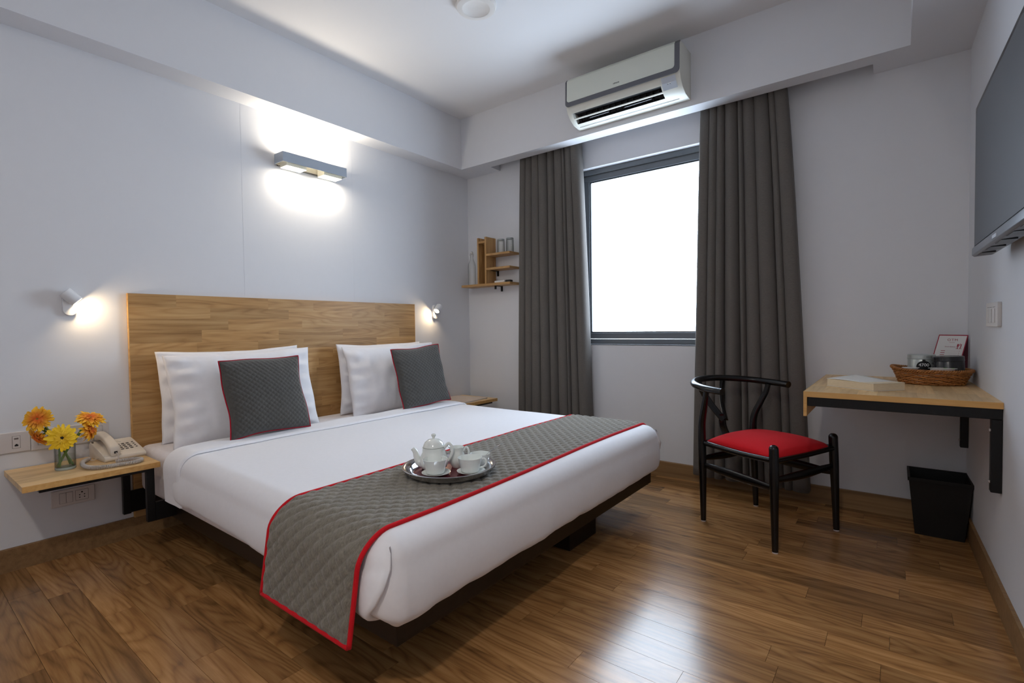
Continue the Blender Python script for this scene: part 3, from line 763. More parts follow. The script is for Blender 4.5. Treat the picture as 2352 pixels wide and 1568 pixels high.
# ------------------------------------------------------------------ wall lamp above the headboard
wlp = thing('wall_lamp', 'brushed metal box wall lamp glowing above the headboard', 'wall lamp', (0, -1.5595, 2.105))
hl = .2225
MB().box(.113, .117, -hl, hl, -.030, .030).build('front_plate', M['lamp_metal'], wlp)
for s in (-1, 1): MB().box(.012, .113, s*hl-(.003 if s > 0 else 0), s*hl+(0 if s > 0 else .003), -.030, .030).build('end_plate', M['lamp_metal'], wlp)
MB().box(0, .012, -hl+.02, hl-.02, -.034, .020).build('wall_mount', plain('lamp_mount', srgb(120,118,110), .5), wlp)
MB().box(.012, .016, -hl+.004, hl-.004, -.028, .028).build('reflector', M['lamp_inner'], wlp)
MB().box(.105, .1128, -hl+.004, hl-.004, -.028, .028).build('inner_liner', M['lamp_inner'], wlp)
for yc in (-.125, .130):
    d = MB(); d.box(.022, .100, yc-.066, yc+.066, -.046, .034)
    do_ = d.build('diffuser', M['lamp_inner'], wlp)
    MB().box(.024, .098, yc-.064, yc+.064, -.0475, -.0462).build('diffuser_panel', M['lamp_glow'], do_)
    MB().box(.024, .098, yc-.064, yc+.064, .0342, .0355).build('diffuser_panel', M['lamp_glow'], do_)
    for s, e in ((-1, 1.15), (1, 1.5)):
        l = bpy.data.lights.new('lamp_light', 'AREA'); l.shape = 'RECTANGLE'; l.size = .045; l.size_y = .12; l.energy = e; l.color = (1, .88, .70)
        lo = bpy.data.objects.new('lamp_light', l); C.objects.link(lo); lo.parent = wlp; lo.location = (.084, yc, -.050 if s < 0 else .038)
        lo.rotation_euler = (0 if s < 0 else PI, 0, 0)

# ------------------------------------------------------------------ reading sconces
def sconce(label, yc, s, energy):
    t = thing('reading_sconce', label, 'wall lamp', (0, yc, 1.183), group='reading lamps beside the headboard')
    out = []
    for k in range(13): a = PI*k/12; out.append((.0255*math.cos(a), .033+.0255*math.sin(a)))
    for k in range(13): a = PI+PI*k/12; out.append((.0255*math.cos(a), -.033+.0255*math.sin(a)))
    MB().prism(out, 0, .020, 'x').build('wall_plate', M['sconce'], t, bevel=.002, bseg=2, auto=.6)
    d = Vector((.12, s*.70, -.70)).normalized(); c = Vector((.047, 0, .026))
    a = c-d*.033; b_ = c+d*.030
    MB().tube([tuple(a), tuple(a+d*.002), tuple(b_-d*.002), tuple(b_)], [.0245, .0265, .0265, .0258], 28).build('lamp_head', M['sconce'], t, auto=.5)
    MB().tube([(.016,0,.026), (.03,0,.026)], .010, 14).build('pivot', M['sconce'], t, auto=.6)
    MB().tube([tuple(b_-d*.001), tuple(b_+d*.0004)], .0215, 24).build('lens', M['sconce_glow'], t)
    l = bpy.data.lights.new('sconce_light', 'AREA'); l.shape = 'DISK'; l.size = .04; l.energy = energy; l.color = (1, .74, .44)
    lo = bpy.data.objects.new('sconce_light', l); C.objects.link(lo); lo.parent = t; lo.location = b_+d*.002
    lo.rotation_euler = d.to_track_quat('-Z', 'Y').to_euler()
sconce('white swivel reading sconce above the flowers and telephone', -2.777, 1, .55)
sconce('white swivel reading sconce between the headboard and the bottle shelf', -.437, -1, .55)

# ------------------------------------------------------------------ corner wall shelf with bottle, glasses, remotes
sh = thing('wall_shelf', 'small rubberwood wall shelf unit with stepped boards in the corner', 'wall shelf', (0,0,0))
def board(x0, x1, y0, y1, z0, z1, nm='shelf_board', mat='rubber'):
    lx, ly, lz = x1-x0, y1-y0, z1-z0
    if lz > lx: o = MB().box(-lz/2, lz/2, -ly/2, ly/2, -lx/2, lx/2).build(nm, M[mat], sh, loc=((x0+x1)/2,(y0+y1)/2,(z0+z1)/2), rot=(0, PI/2, 0), bevel=.001, bseg=1)
    else: o = MB().box(-lx/2, lx/2, -ly/2, ly/2, -lz/2, lz/2).build(nm, M[mat], sh, loc=((x0+x1)/2,(y0+y1)/2,(z0+z1)/2), bevel=.001, bseg=1)
    return o
board(.034, .573, -.133, -.001, 1.400, 1.420)
board(.221, .238, -.131, -.001, 1.4203, 1.813, 'upright'); board(.304, .322, -.131, -.001, 1.4203, 1.815, 'upright')
board(.2383, .3037, -.131, -.001, 1.765, 1.783, 'top_board')
board(.2383, .3037, -.012, -.001, 1.4203, 1.7647, 'back_board')
board(.3223, .573, -.131, -.001, 1.652, 1.670); board(.3223, .573, -.131, -.001, 1.533, 1.551)
for x_, z_ in ((.385, 1.400), (.345, 1.533)):
    b = MB(); b.box(x_-.010, x_+.010, -.09, -.001, z_-.004, z_-.0003); b.box(x_-.010, x_+.010, -.005, -.001, z_-.045, z_-.004)
    if z_ < 1.45: b.box(x_-.010, x_+.010, -.09, -.086, z_-.030, z_-.004)
    b.build('bracket', M['black_metal'], sh)
bo = thing('glass_bottle', 'clear swing-top glass bottle standing at the end of the wall shelf', 'bottle', (.110, -.078, 1.4203))
MB().lathe([(.031,0),(.0345,.004),(.0345,.165),(.031,.186),(.018,.222),(.0135,.240),(.0135,.262),(.016,.264),(.016,.272),(.012,.273)], 28).build('bottle_glass', M['glass'], bo, auto=.7)
MB().lathe([(.011,.273),(.013,.276),(.013,.288),(.008,.293),(.0005,.294)], 16, cap1=False).build('stopper', plain('stopper_white', srgb(200,200,198), .4), bo, auto=.6)
for s in (-1, 1): MB().tube(catmull([(s*.0165,0,.246),(s*.021,0,.262),(s*.020,0,.280),(s*.010,0,.294),(0,0,.2955)], 5), .0012, 6).build('swing_wire', M['steel'], bo, smooth=True)
for x_, nm in ((.440, 'upturned clear drinking glass on the shelf board, nearer the upright'), (.535, 'upturned clear drinking glass on the shelf board, nearer the curtain')):
    g = thing('drinking_glass', nm, 'glass', (x_, -.075, 1.6703), group='glasses on the wall shelf')
    MB().lathe([(.032,0),(.0325,.002),(.0305,.112),(.029,.116),(.0285,.110),(.0300,.003),(.0300,0)], 28, cap0=False, cap1=False).build('glass_wall', M['glass'], g, auto=.7)
    MB().lathe([(.0285,.104),(.0295,.108),(.0290,.1155)], 28).build('glass_base', plain('glass_base_dark', srgb(150,156,156), .1, spec=.8), g, auto=.7)
for nm, lab, x0, x1, mt_, bt in (('remote_control', 'white remote control lying on the bottom board of the wall shelf', .400, .505, 'white_plastic', 'plate_line'), ('remote_control', 'black remote control lying on the bottom board of the wall shelf', .515, .568, 'black_print', 'phone_key')):
    r = thing(nm, lab, 'remote', ((x0+x1)/2, -.072, 1.4203))
    MB().box(-(x1-x0)/2, (x1-x0)/2, -.05, -.012, 0, .017).build('case', M[mt_], r, bevel=.004, bseg=2)
    for k in range(3):
        for q in range(2): MB().box(-(x1-x0)*.35+k*(x1-x0)*.28, -(x1-x0)*.35+k*(x1-x0)*.28+.008, -.042+q*.014, -.036+q*.014, .0168, .0182).build('button', M[bt], r)

# ------------------------------------------------------------------ curtains
def curtain(label, xt0, xt1, xb0, xb1, zt, zb, nf, sd, flip=False):
    rng = random.Random(sd); NX, NZ = 420, 44
    # irregular fold phases
    ph = [0]; wd = [rng.uniform(.5, 1.6) for _ in range(nf)]; tot = sum(wd)
    ex = [rng.choice((.5, .7, 1.0, 1.5)) for _ in range(nf)]
    am = [rng.uniform(.6, 1.15) for _ in range(nf+1)]
    cum = [0]
    for w in wd: cum.append(cum[-1]+w/tot)
    mb = MB()
    def P(i, j):
        u = i/NX; v = j/NZ
        k = 0
        while k < nf-1 and cum[k+1] < u: k += 1
        f = (u-cum[k])/(cum[k+1]-cum[k])
        A = am[k]*(1-f)+am[k+1]*f
        z = zt+(zb-zt)*v
        ease = v**.8
        x0 = xt0+(xb0-xt0)*ease; x1 = xt1+(xb1-xt1)*ease
        drift = .10*v*nz(u*2.3+sd, v*.9, 1)*.35
        p = 2*PI*f
        prof = 1-2*abs(math.sin(p/2))**ex[k]
        amp = .047*min(1.08, A)*(.9+.15*v)
        x = x0+(x1-x0)*(u+drift*.5*math.sin(PI*u)) - .017*A*math.sin(p)*min(1, (cum[k+1]-cum[k])*nf)
        y = -.066 + amp*prof + .006*nz(u*6, v*3, sd)
        return (x, y, z)
    mb.grid(P, NX, NZ)
    t = thing('curtain', label, 'curtain', (0,0,0), group='grey window curtains')
    o = mb.build('cloth', M['curtain'], t, smooth=True)
    m = o.modifiers.new('thickness', 'SOLIDIFY'); m.thickness = .0025; m.offset = 0
    # hem seam and heading tape
    MB().box(min(xt0, xt1), max(xt0, xt1), -.072, -.060, zt-.004, zt+.010).build('track_tape', M['curtain'], t)
    return t
curtain('dark grey pleated curtain drawn to the bottle-shelf side of the window', .655, 1.195, .600, 1.285, 2.47, .075, 9, 5)
curtain('dark grey pleated curtain hanging behind the black chair', 2.090, 2.560, 2.030, 2.690, 2.47, .070, 9, 9)
MB_tr = MB().box(.42, 2.95, -.085, -.047, 2.485, 2.5195).build('curtain_track', M['white_plastic'])
tag(MB_tr, 'white curtain track fixed inside the ceiling pocket above the window', 'curtain track')

# ------------------------------------------------------------------ air conditioner
ac = thing('air_conditioner', 'off-white split air conditioner with a grey trim band on the window beam', 'air conditioner', (1.69, -BW, 2.42))
AH = .385   # half length
def yz(p): return [(-a, z) for a, z in p]
shell = [(0,0),(.04,0),(.095,.006),(.145,.030),(.178,.062),(.194,.092),(.200,.115),(.204,.150),(.200,.262),(.188,.278),(.165,.284),(0,.284)]
notch = [(0,0),(.04,0),(.100,.009),(.080,.032),(.100,.070),(.158,.066),(.173,.057),(.178,.062),(.194,.092),(.200,.115),(.204,.150),(.200,.262),(.188,.278),(.165,.284),(0,.284)]
xv0, xv1 = -AH+.035, AH-.125
b = MB(); b.prism(yz(shell), -AH, xv0, 'x'); b.build('end_cover', M['ac_body'], ac, bevel=.004, bseg=2, auto=.7)
b = MB(); b.prism(yz(shell), xv1, AH, 'x'); b.build('end_cover', M['ac_body'], ac, bevel=.004, bseg=2, auto=.7)
MB().prism(yz(notch), xv0-.002, xv1+.002, 'x').build('casing', M['ac_body'], ac, auto=.5)
b = MB(); b.grid(lambda i, j: ([xv0+.001, xv1-.001][i], -[.0995,.0815,.1010,.158,.1725][j], [.0105,.032,.0690,.0648,.0562][j]), 1, 4); b.build('outlet_cavity', M['ac_dark'], ac)
# front panel and grey U-shaped trim
fp = [(.2045,.150),(.2075,.152),(.2035,.262),(.191,.281),(.188,.279),(.200,.262)]
def strip(x0, x1, z0, z1, off, mat, name, par=ac, r=0.0):
    def yf(z): return .2045+off if z < .15 else .2045+off-(z-.15)*.035 if z < .262 else .2006+off-(z-.262)*.7
    zs = [z0+(z1-z0)*k/10 for k in range(11)]
    poly = [(-yf(z), z) for z in zs] + [(-(yf(z)-.006), z) for z in zs[::-1]]
    return MB().prism(poly, x0, x1, 'x').build(name, mat, par, bevel=.0015, bseg=1)
def yfr(z): return .2045 if z < .15 else .2045-(z-.15)*.035
def plate_xz(x0, x1, z0, z1, r, off, th, name, mat):
    poly = [(x1, z1), (x0, z1)] + [(x0+r-r*math.cos(a), z0+r-r*math.sin(a)) for a in [PI/2*k/8 for k in range(9)]] + [(x1-r+r*math.sin(a), z0+r-r*math.cos(a)) for a in [PI/2*k/8 for k in range(9)]]
    n = len(poly); vs = [(x, -(yfr(z)+off), z) for x, z in poly]+[(x, -(yfr(z)+off-th), z) for x, z in poly]
    MB().add(vs, [tuple(range(n)), tuple(range(n, 2*n))[::-1]]+[(k, (k+1) % n, n+(k+1) % n, n+k) for k in range(n)]).build(name, mat, ac, bevel=.001, bseg=1)
plate_xz(-AH-.0005, AH+.0005, .094, .264, .026, .0030, .005, 'trim_band', M['ac_grey'])
plate_xz(-AH+.013, AH-.0285, .1235, .264, .018, .0046, .003, 'front_panel', M['ac_white'])
strip(-AH-.0005, AH+.0005, .2645, .281, .0030, M['ac_grey'], 'trim_band')
strip(-AH+.013, AH-.0285, .2645, .2815, .0046, M['ac_white'], 'front_panel')
# louvre, vertical vanes, display window, bottom grooves, logo
MB().tube([(xv0-.004,-.1395,.0305),(xv1+.004,-.1395,.0305)], .0065, 10, sx=.35, sy=1.0, up=(0,-.45,-.9)).build('louvre', M['ac_body'], ac, auto=.7)
for k in range(14):
    x_ = xv0+.03+(xv1-xv0-.06)*k/13; MB().prism([(-.092,.016),(-.101,.066),(-.130,.064),(-.108,.020)], x_, x_+.0025, 'x').build('vane', M['ac_dark'], ac)
for xa, xb in ((xv0+.10, xv0+.24), (xv1-.26, xv1-.08)): MB().tube([(xa,-.112,.0245),(xb,-.113,.026)], .0022, 6).build('vane_link', M['ac_silver'], ac)
dp = MB()
cv = [(.150,.0335),(.178,.0625),(.1935,.0915)]
dp.grid(lambda i, j: ((xv1+.010, AH-.028)[i], -cv[j][0]-.0015, cv[j][1]-.001), 1, 2); dpo = dp.build('display_window', M['ac_silver'], ac)
for k, w in ((0, .022), (1, .004), (2, .004)):
    x_ = xv1+.045+(k == 2)*.014; MB().box(x_, x_+w, -.180, -.1785, .058-(k > 0)*.007, .0605-(k > 0)*.006).build('indicator', M['print_dark'] if k else M['white_print'], dpo)
text_mesh('brand_print', 'HITACHI', .0105, M['print_dark'], ac, (-.012, -.2094, .147), (PI/2-.03, 0, 0), .0003, bold=.0003)
MB().box(-AH+.03, AH-.05, -.062, -.060, -.0006, .001).build('groove', M['plate_line'], ac)

# ------------------------------------------------------------------ television on the right wall
tv = thing('television', 'black flat television with a silver lower bezel mounted on the right wall', 'television', (wx(-.945), -.945, 1.272), WS)
TW, TH, TD = .93, .525, .045
MB().box(-.09, -.045, -TW, 0, .006, TH).build('housing', M['tv_black'], tv, bevel=.006, bseg=3, auto=.6)
MB().box(-.0915, -.0902, -TW+.02, -.024, .036, TH-.022).build('screen', M['tv_screen'], tv)
MB().prism([(-.095,.030),(-.096,.006),(-.090,0),(-.040,.004),(-.042,.034),(-.089,.034)], -TW, 0, 'y').build('lower_bezel', M['tv_silver'], tv, bevel=.002, bseg=2, auto=.6)
for k in range(5): MB().box(-.086, -.052, -.14-.16*k, -.05-.16*k, -.0012, .003).build('speaker_slot', M['tv_black'], tv, rot=(0,0,0))
MB().box(-.045, -.004, -TW*.75, -TW*.25, .12, .40).build('wall_bracket', M['black_metal'], tv)
MB().box(-.0975, -.094, -.46, -.40, .010, .020).build('badge', M['ac_silver'], tv)
MB().tube(catmull([(-.05,-.74,.01),(-.04,-.745,-.05),(-.02,-.75,-.10),(-.012,-.75,-.30)], 6), .005, 8).build('power_cable', M['black_metal'], tv, smooth=True)

# ------------------------------------------------------------------ desk on wall brackets
dk = thing('desk', 'wall-mounted rubberwood desk on a black steel bracket frame in the corner', 'desk', (0,0,0))
DKX0, DKY0 = 2.764, -.90
staves(dk, M['rubber_desk'], .897, 3.366-DKX0-.003, .022, .064, (.15, .40), 'xy', (DKX0+.003, DKY0+.003, .750), random.Random(21))
MB().prism([(3.3655,-.003),(wx(-.9)-.0005,DKY0+.003),(3.3655,DKY0+.003)], .728, .750, 'z').build('stave', M['rubber_desk'], dk)
MB().box(DKX0, wx(-.9)-.001, DKY0, DKY0+.003, .727, .750).build('edge_banding', M['rubber_edge'], dk)
MB().box(DKX0, DKX0+.003, DKY0+.003, -.003, .727, .750).build('edge_banding', M['rubber_edge'], dk)
MB().box(DKX0, DKX0+.013, DKY0, -.003, .643, .727).build('side_apron', M['rubber_edge'], dk, bevel=.001, bseg=1)
MB().box(DKX0+.0135, wx(-.89)-.002, -.890, -.852, .687, .7265).build('front_rail', M['black_metal'], dk, bevel=.0015, bseg=1)
MB().box(DKX0+.0135, 3.362, -.075, -.037, .687, .7265).build('back_rail', M['black_metal'], dk, bevel=.0015, bseg=1)
for ya in (-.890, -.075):
    x1 = wx(ya)-.001
    l_ = MB().box(x1-.030, x1, ya, ya+.038, .420, .6868).build('bracket_leg', M['black_metal'], dk, bevel=.0015, bseg=1)
    for z_ in (.455, .645): MB().tube([(x1-.0300,ya+.019,z_),(x1-.0345,ya+.019,z_)], .005, 10).build('screw', M['felt'], l_)

bkx = [(2.825,-.616), (3.005,-.751), (3.112,-.637), (2.932,-.502)]
book = thing('book', 'thick paperback book lying on the desk with its cover slightly lifted', 'book', (2.9685, -.6265, .750))
rel = [(x-2.9685, y+.6265) for x, y in bkx]
MB().prism(rel, .002, .0335, 'z').build('page_block', M['pages'], book, bevel=.001, bseg=1)
MB().prism([(x*1.01, y*1.01) for x, y in rel], .0002, .0018, 'z').build('back_cover', M['cover'], book)
cvm = MB()
def cov(i, j):
    u, v = i/8, j/8
    a = Vector(rel[0]).lerp(Vector(rel[1]), u); c = Vector(rel[3]).lerp(Vector(rel[2]), u); p = a.lerp(c, v)*1.015
    return (p.x, p.y, .0345 + .014*(1-u)**2*v + .002*math.sin(u*5))
cvm.grid(cov, 8, 8)
o = cvm.build('front_cover', M['cover'], book, smooth=True); m = o.modifiers.new('t', 'SOLIDIFY'); m.thickness = .0008

# wicker basket with tins and tubs
bx, by, bz = 3.213, -.272, .750
bas = thing('wicker_basket', 'oval brown wicker basket on the desk holding tins and tubs', 'basket', (bx, by, bz), math.radians(-6))
AX, AY = .120, .112
MB().lathe([(.98,.001),(1,.003),(1,.007),(.2,.007)], 40, sx=AX, sy=AY).build('basket_floor', M['wicker'], bas)
wv = MB(); rng = random.Random(4)
def wall(z): f = z/.06; return 1+.22*f**1.2
NSK = 44
for r in range(11):
    z = .006+.0052*r; sc_ = wall(z); pts = []
    for k in range(NSK*3):
        a = 2*PI*k/(NSK*3); wob = .0032*math.cos(NSK/2*a*1.0+PI*r); lift = .012*max(0, -math.cos(a))**4*(z/.06)+.0015*math.sin(5*a+r*2)
        pts.append(((AX*sc_+wob)*math.cos(a), (AY*sc_+wob)*math.sin(a), z+lift))
    wv.tube(pts, .0030, 5, closed=True)
wv.build('woven_wall', M['wicker'], bas, smooth=True)
sk = MB()
for k in range(NSK):
    a = 2*PI*k/NSK; sk.tube([(AX*wall(z)*math.cos(a), AY*wall(z)*math.sin(a), z+.012*max(0,-math.cos(a))**4*(z/.06)) for z in (.002,.03,.062)], .0022, 5)
sk.build('stakes', M['wicker'], bas, smooth=True)
for q in range(3):
    pts = []
    for k in range(240):
        a = 2*PI*k/240; tw = 30*a+q*2*PI/3; rr = wall(.064)
        lift = .012*max(0, -math.cos(a))**4
        pts.append(((AX*rr+.005*math.cos(tw))*math.cos(a), (AY*rr+.005*math.cos(tw))*math.sin(a), .066+.005*math.sin(tw)+lift))
    MB().tube(pts, .0036, 6, closed=True).build('braided_rim', M['wicker'], bas, smooth=True)
def tin(label, loc, r, h, mat, tilt=(0,0,0)):
    t = thing('tea_tin', label, 'tin', loc); t.rotation_euler = tilt
    MB().lathe([(r-.002,0),(r,.002),(r,h-.024),(r-.001,h-.022)], 40).build('tin_body', mat, t, auto=.6)
    MB().lathe([(r+.0008,h-.022),(r+.0018,h-.021),(r+.0018,h-.019),(r+.0008,h-.018),(r+.0008,h-.003),(r-.002,h),(r-.006,h),(r-.008,h-.0015),(.001,h-.0015)], 40, cap0=True, cap1=False).build('tin_lid', mat, t, auto=.6)
    return t
ts = tin('round silver tin with a black 4700 sticker in the basket', (3.180, -.214, .7575), .054, .128, M['tin_silver'])
def curved(poly, r, off, rot0, z0, name, mat, par):
    b = MB(); zc = sum(z for _, z in poly)/len(poly); n = len(poly); R8 = 8
    def at(x, z): return ((r+off)*math.cos(rot0+x/r), (r+off)*math.sin(rot0+x/r), z0+z)
    vs = [at(x*q/R8, zc+(z-zc)*q/R8) for q in range(1, R8+1) for x, z in poly]+[at(0, zc)]
    fs = [(k, (k+1) % n, R8*n) for k in range(n)]
    for q in range(R8-1): fs += [(q*n+k, q*n+(k+1) % n, (q+1)*n+(k+1) % n, (q+1)*n+k) for k in range(n)]
    return b.add(vs, fs).build(name, mat, par)
ra = math.radians(-82)
cir = [(.029*math.cos(2*PI*k/36), .029*math.sin(2*PI*k/36)) for k in range(36)]
stk = curved(cir, .054, .0004, ra, .070, 'sticker', M['black_print'], ts)
curved([(x*.45, z*.3+.031) for x, z in rrect(.026,.026,.004,2)], .054, .0005, ra, .070, 'sticker', M['black_print'], ts)
c_, s_n = math.cos(ra), math.sin(ra)
text_mesh('sticker_print', '4700', .0200, M['white_print'], ts, ((.0548)*c_, (.0548)*s_n, .079), (PI/2, 0, ra+PI/2), .0002, bold=.0003)
tin('round black tin tilted against the silver tin in the basket', (3.279, -.283, .7600), .058, .122, M['tin_black'], (0, -.05, 0))
def tub(label, loc, r, sx, h, print_):
    t = thing('portion_tub', label, 'tub', loc)
    MB().lathe([(r*.8,0),(r*.86,h-.002),(r*.9,h-.0015)], 30, sx=sx).build('cup', M['foil'], t, auto=.6)
    MB().lathe([(r,h-.0015),(r*1.02,h-.0005),(r,h+.0006)], 30, sx=sx).build('foil_lid', M['foil'], t, auto=.6)
    if print_:
        for x_, w in ((.2, .28), (.72, .18)): MB().lathe([(r*w,h+.0007),(r*w*.9,h+.0013)], 16, c=(r*sx*x_, r*.3, 0)).build('green_print', M['green'], t)
    return t
tub('small white portion tub with a foil lid in the basket', (3.136, -.345, .7940), .030, 1.1, .034, False)
tub('wide white portion tub with a green printed lid in the basket', (3.250, -.362, .7930), .027, 1.9, .037, True)
# support under the tubs: sachets filling the basket
sa = thing('sachet_pile', 'pile of white sachets lying in the bottom of the basket', 'sachets', (bx, by-.083, bz+.0075))
for k in range(5): MB().box(-.055+.004*k, .052-.004*k, -.012, .014, .007*k, .007*k+.006).build('sachet', M['foil'], sa, bevel=.002, bseg=1, rot=(0,0,.01*k-.02))

# printed tent card
TL, TR = Vector((3.252,-.072,.979)), Vector((3.362,-.072,.977)); BLc, BRc = Vector((3.200,-.118,.7505)), Vector((3.312,-.118,.7505))
cd = thing('menu_card', 'red-bordered printed menu card standing behind the basket', 'card', (3.28, -.12, .7505))
off = Vector(cd.location)
ex = (TR-TL).normalized(); ez = (TL-BLc); Hc = ez.length; ez = (ez-ex*ez.dot(ex)*0).normalized(); nc = ex.cross(ez).normalized()
Wc = (TR-TL).length
def cpt(u, v, d): return BLc.lerp(BRc, u).lerp(TL.lerp(TR, u), v) + nc*d - off
def cquad(u0, u1, v0, v1, d, name, mat, th=.0004):
    a = [cpt(u0,v0,d), cpt(u1,v0,d), cpt(u1,v1,d), cpt(u0,v1,d)]; c = [p-nc*th for p in a]
    return MB().add(a+c, [(0,1,2,3),(7,6,5,4),(0,4,5,1),(1,5,6,2),(2,6,7,3),(3,7,4,0)]).build(name, mat, cd)
cquad(0, 1, 0, 1, 0, 'card_panel', M['crimson'], .0012)
cquad(.035, .965, .02, .978, .0005, 'printed_face', M['paper'], .0004)
back = MB().add([TL-off-nc*.0015, TR-off-nc*.0015, Vector((3.3645,-.012,.7505))-off, Vector((3.252,-.012,.7505))-off], [(0,1,2,3)]).build('back_panel', M['card_back'], cd)
sm = back.modifiers.new('t', 'SOLIDIFY'); sm.thickness = .0012
rotm = Matrix((ex, ez, nc)).transposed().to_euler()
text_mesh('card_title', 'OTM', .0165, M['crimson'], cd, cpt(.52, .885, .0008), rotm, .0001, spacing=1.2)
cquad(.42, .62, .832, .837, .0008, 'card_rule', M['crimson'], .0002)
text_mesh('card_heading', 'Snack Basket', .0075, M['crimson'], cd, cpt(.50, .74, .0008), rotm, .0001)
for q in range(5):
    v = .645-.042*q; cquad(.22, .37, v, v+.012, .0008, 'card_line', M['crimson'], .0002); cquad(.41, .80, v+.002, v+.004, .0008, 'card_rule', M['crimson'], .0002); cquad(.83, .86, v, v+.008, .0008, 'card_line', M['crimson'], .0002)
for u0, u1, v0, v1 in ((.72,.78,.74,.80),(.80,.82,.76,.81),(.84,.87,.74,.80),(.70,.90,.695,.70),(.74,.77,.70,.735),(.83,.86,.70,.74),(.71,.715,.70,.745),(.89,.895,.70,.745)):
    cquad(u0, u1, v0, v1, .0008, 'card_drawing', M['crimson'], .0002)

# ------------------------------------------------------------------ waste bin
bn = thing('waste_bin', 'black square waste bin on the floor under the desk', 'waste bin', (3.252, -.142, 0))
def sq(h, z): return [(-h,-h,z),(h,-h,z),(h,h,z),(-h,h,z)]
vs = sq(.092,0)+sq(.118,.283)+sq(.118-.006,.283)+sq(.092-.006,.008)
fs = [(3,2,1,0)]
for a in range(3):
    for k in range(4): l = (k+1) % 4; fs.append((a*4+k, a*4+l, (a+1)*4+l, (a+1)*4+k))
fs.append((12,13,14,15))
MB().add(vs, fs).build('bin_body', M['bin'], bn, bevel=.0012, bseg=1)
rim = MB(); rim.add([(x*1.03,y*1.03,z) for x,y,z in sq(.118,.268)]+[(x*1.03,y*1.03,z) for x,y,z in sq(.118,.284)]+sq(.117,.284)+sq(.1166,.268), [(a*4+k, a*4+(k+1)%4, ((a+1)%4)*4+(k+1)%4, ((a+1)%4)*4+k) for a in range(4) for k in range(4)])
rim.build('rim', M['bin'], bn)

# ------------------------------------------------------------------ wishbone chair
ch = thing('chair', 'black lacquered wishbone chair with a red upholstered seat by the desk', 'chair', (2.555, -.556, 0), math.radians(-23.6))
bk_ = M['chair_black']
for s in (-1, 1):
    fl = catmull([(.212,s*.248,.006),(.208,s*.246,.15),(.203,s*.243,.33),(.200,s*.240,.44),(.199,s*.240,.475),(.199,s*.240,.490)], 6)
    rd = [.0135+.0075*min(1, p.z/.36) if p.z < .472 else .021*math.sqrt(max(.05, 1-((p.z-.472)/.0195)**2)) for p in fl]
    l_ = MB().tube(fl, rd, 16).build('leg', bk_, ch, auto=.8)
    MB().lathe([(.0125,0),(.0128,.0065)], 14, c=(.212,s*.248,0)).build('felt_pad', M['felt'], l_)
    rl = catmull([(-.212,s*.218,.006),(-.216,s*.216,.15),(-.222,s*.213,.32),(-.226,s*.212,.43),(-.222,s*.216,.52),(-.195,s*.234,.60),(-.172,s*.249,.66),(-.162,s*.254,.705)], 6)
    rd = [.0135+.0065*min(1, p.z/.3) if p.z < .45 else .020-.0055*min(1, (p.z-.45)/.24) for p in rl]
    l_ = MB().tube(rl, rd, 16).build('leg', bk_, ch, auto=.8)
    MB().lathe([(.0125,0),(.0128,.0065)], 14, c=(-.212,s*.218,0)).build('felt_pad', M['felt'], l_)
    # side seat rail and side stretcher (deep in the middle)
    MB().tube(catmull([(-.218,s*.212,.418),(0,s*.228,.412),(.200,s*.240,.418)], 8), .0125, 10, sx=1.1, sy=.9).build('seat_rail', bk_, ch, smooth=True)
    sp = catmull([(-.216,s*.214,.300),(0,s*.229,.296),(.204,s*.244,.292)], 10)
    MB().tube(sp, [.011+.012*math.sin(PI*k/(len(sp)-1)) for k in range(len(sp))], 12, sx=1.0, sy=.42, up=(0,0,1)).build('stretcher', bk_, ch, smooth=True)
for x_, h_, z_, zz in ((.203, .242, .418, .33), (-.220, .213, .418, .335)):
    MB().tube(catmull([(x_,-h_,z_),(x_,0,z_-.004),(x_,h_,z_)], 8), .0125, 10).build('seat_rail', bk_, ch, smooth=True)
    sp = catmull([(x_,-h_,zz),(x_,0,zz-.006),(x_,h_,zz)], 10)
    MB().tube(sp, [.010+.012*math.sin(PI*k/(len(sp)-1)) for k in range(len(sp))], 12, sx=1.0, sy=.42, up=(0,0,1)).build('stretcher', bk_, ch, smooth=True)
rail = catmull([(-.052,-.270,.710),(-.105,-.273,.713),(-.175,-.264,.717),(-.255,-.228,.724),(-.325,-.150,.731),(-.358,-.05,.736),(-.358,.05,.736),(-.325,.150,.731),(-.255,.228,.724),(-.175,.264,.717),(-.105,.273,.713),(-.052,.270,.710)], 8)
MB().tube(rail, .0195, 16, sx=.9, sy=1.08).build('back_rail', bk_, ch, auto=.9)
# Y-shaped splat
spl = MB()
def slat(pa, pb, wa, wb):
    pa, pb = Vector(pa), Vector(pb); n = 8; pts = [pa.lerp(pb, k/n)+Vector((-.018*math.sin(PI*k/n),0,0)) for k in range(n+1)]
    spl.tube(pts, [wa+(wb-wa)*k/n for k in range(n+1)], 10, sx=.28, sy=1, up=(1,0,0))
slat((-.226,0,.415),(-.262,0,.545),.030,.028); slat((-.250,.010,.515),(-.345,.105,.728),.022,.022); slat((-.250,-.010,.515),(-.345,-.105,.728),.022,.022)
spl.build('splat', bk_, ch, auto=.9)
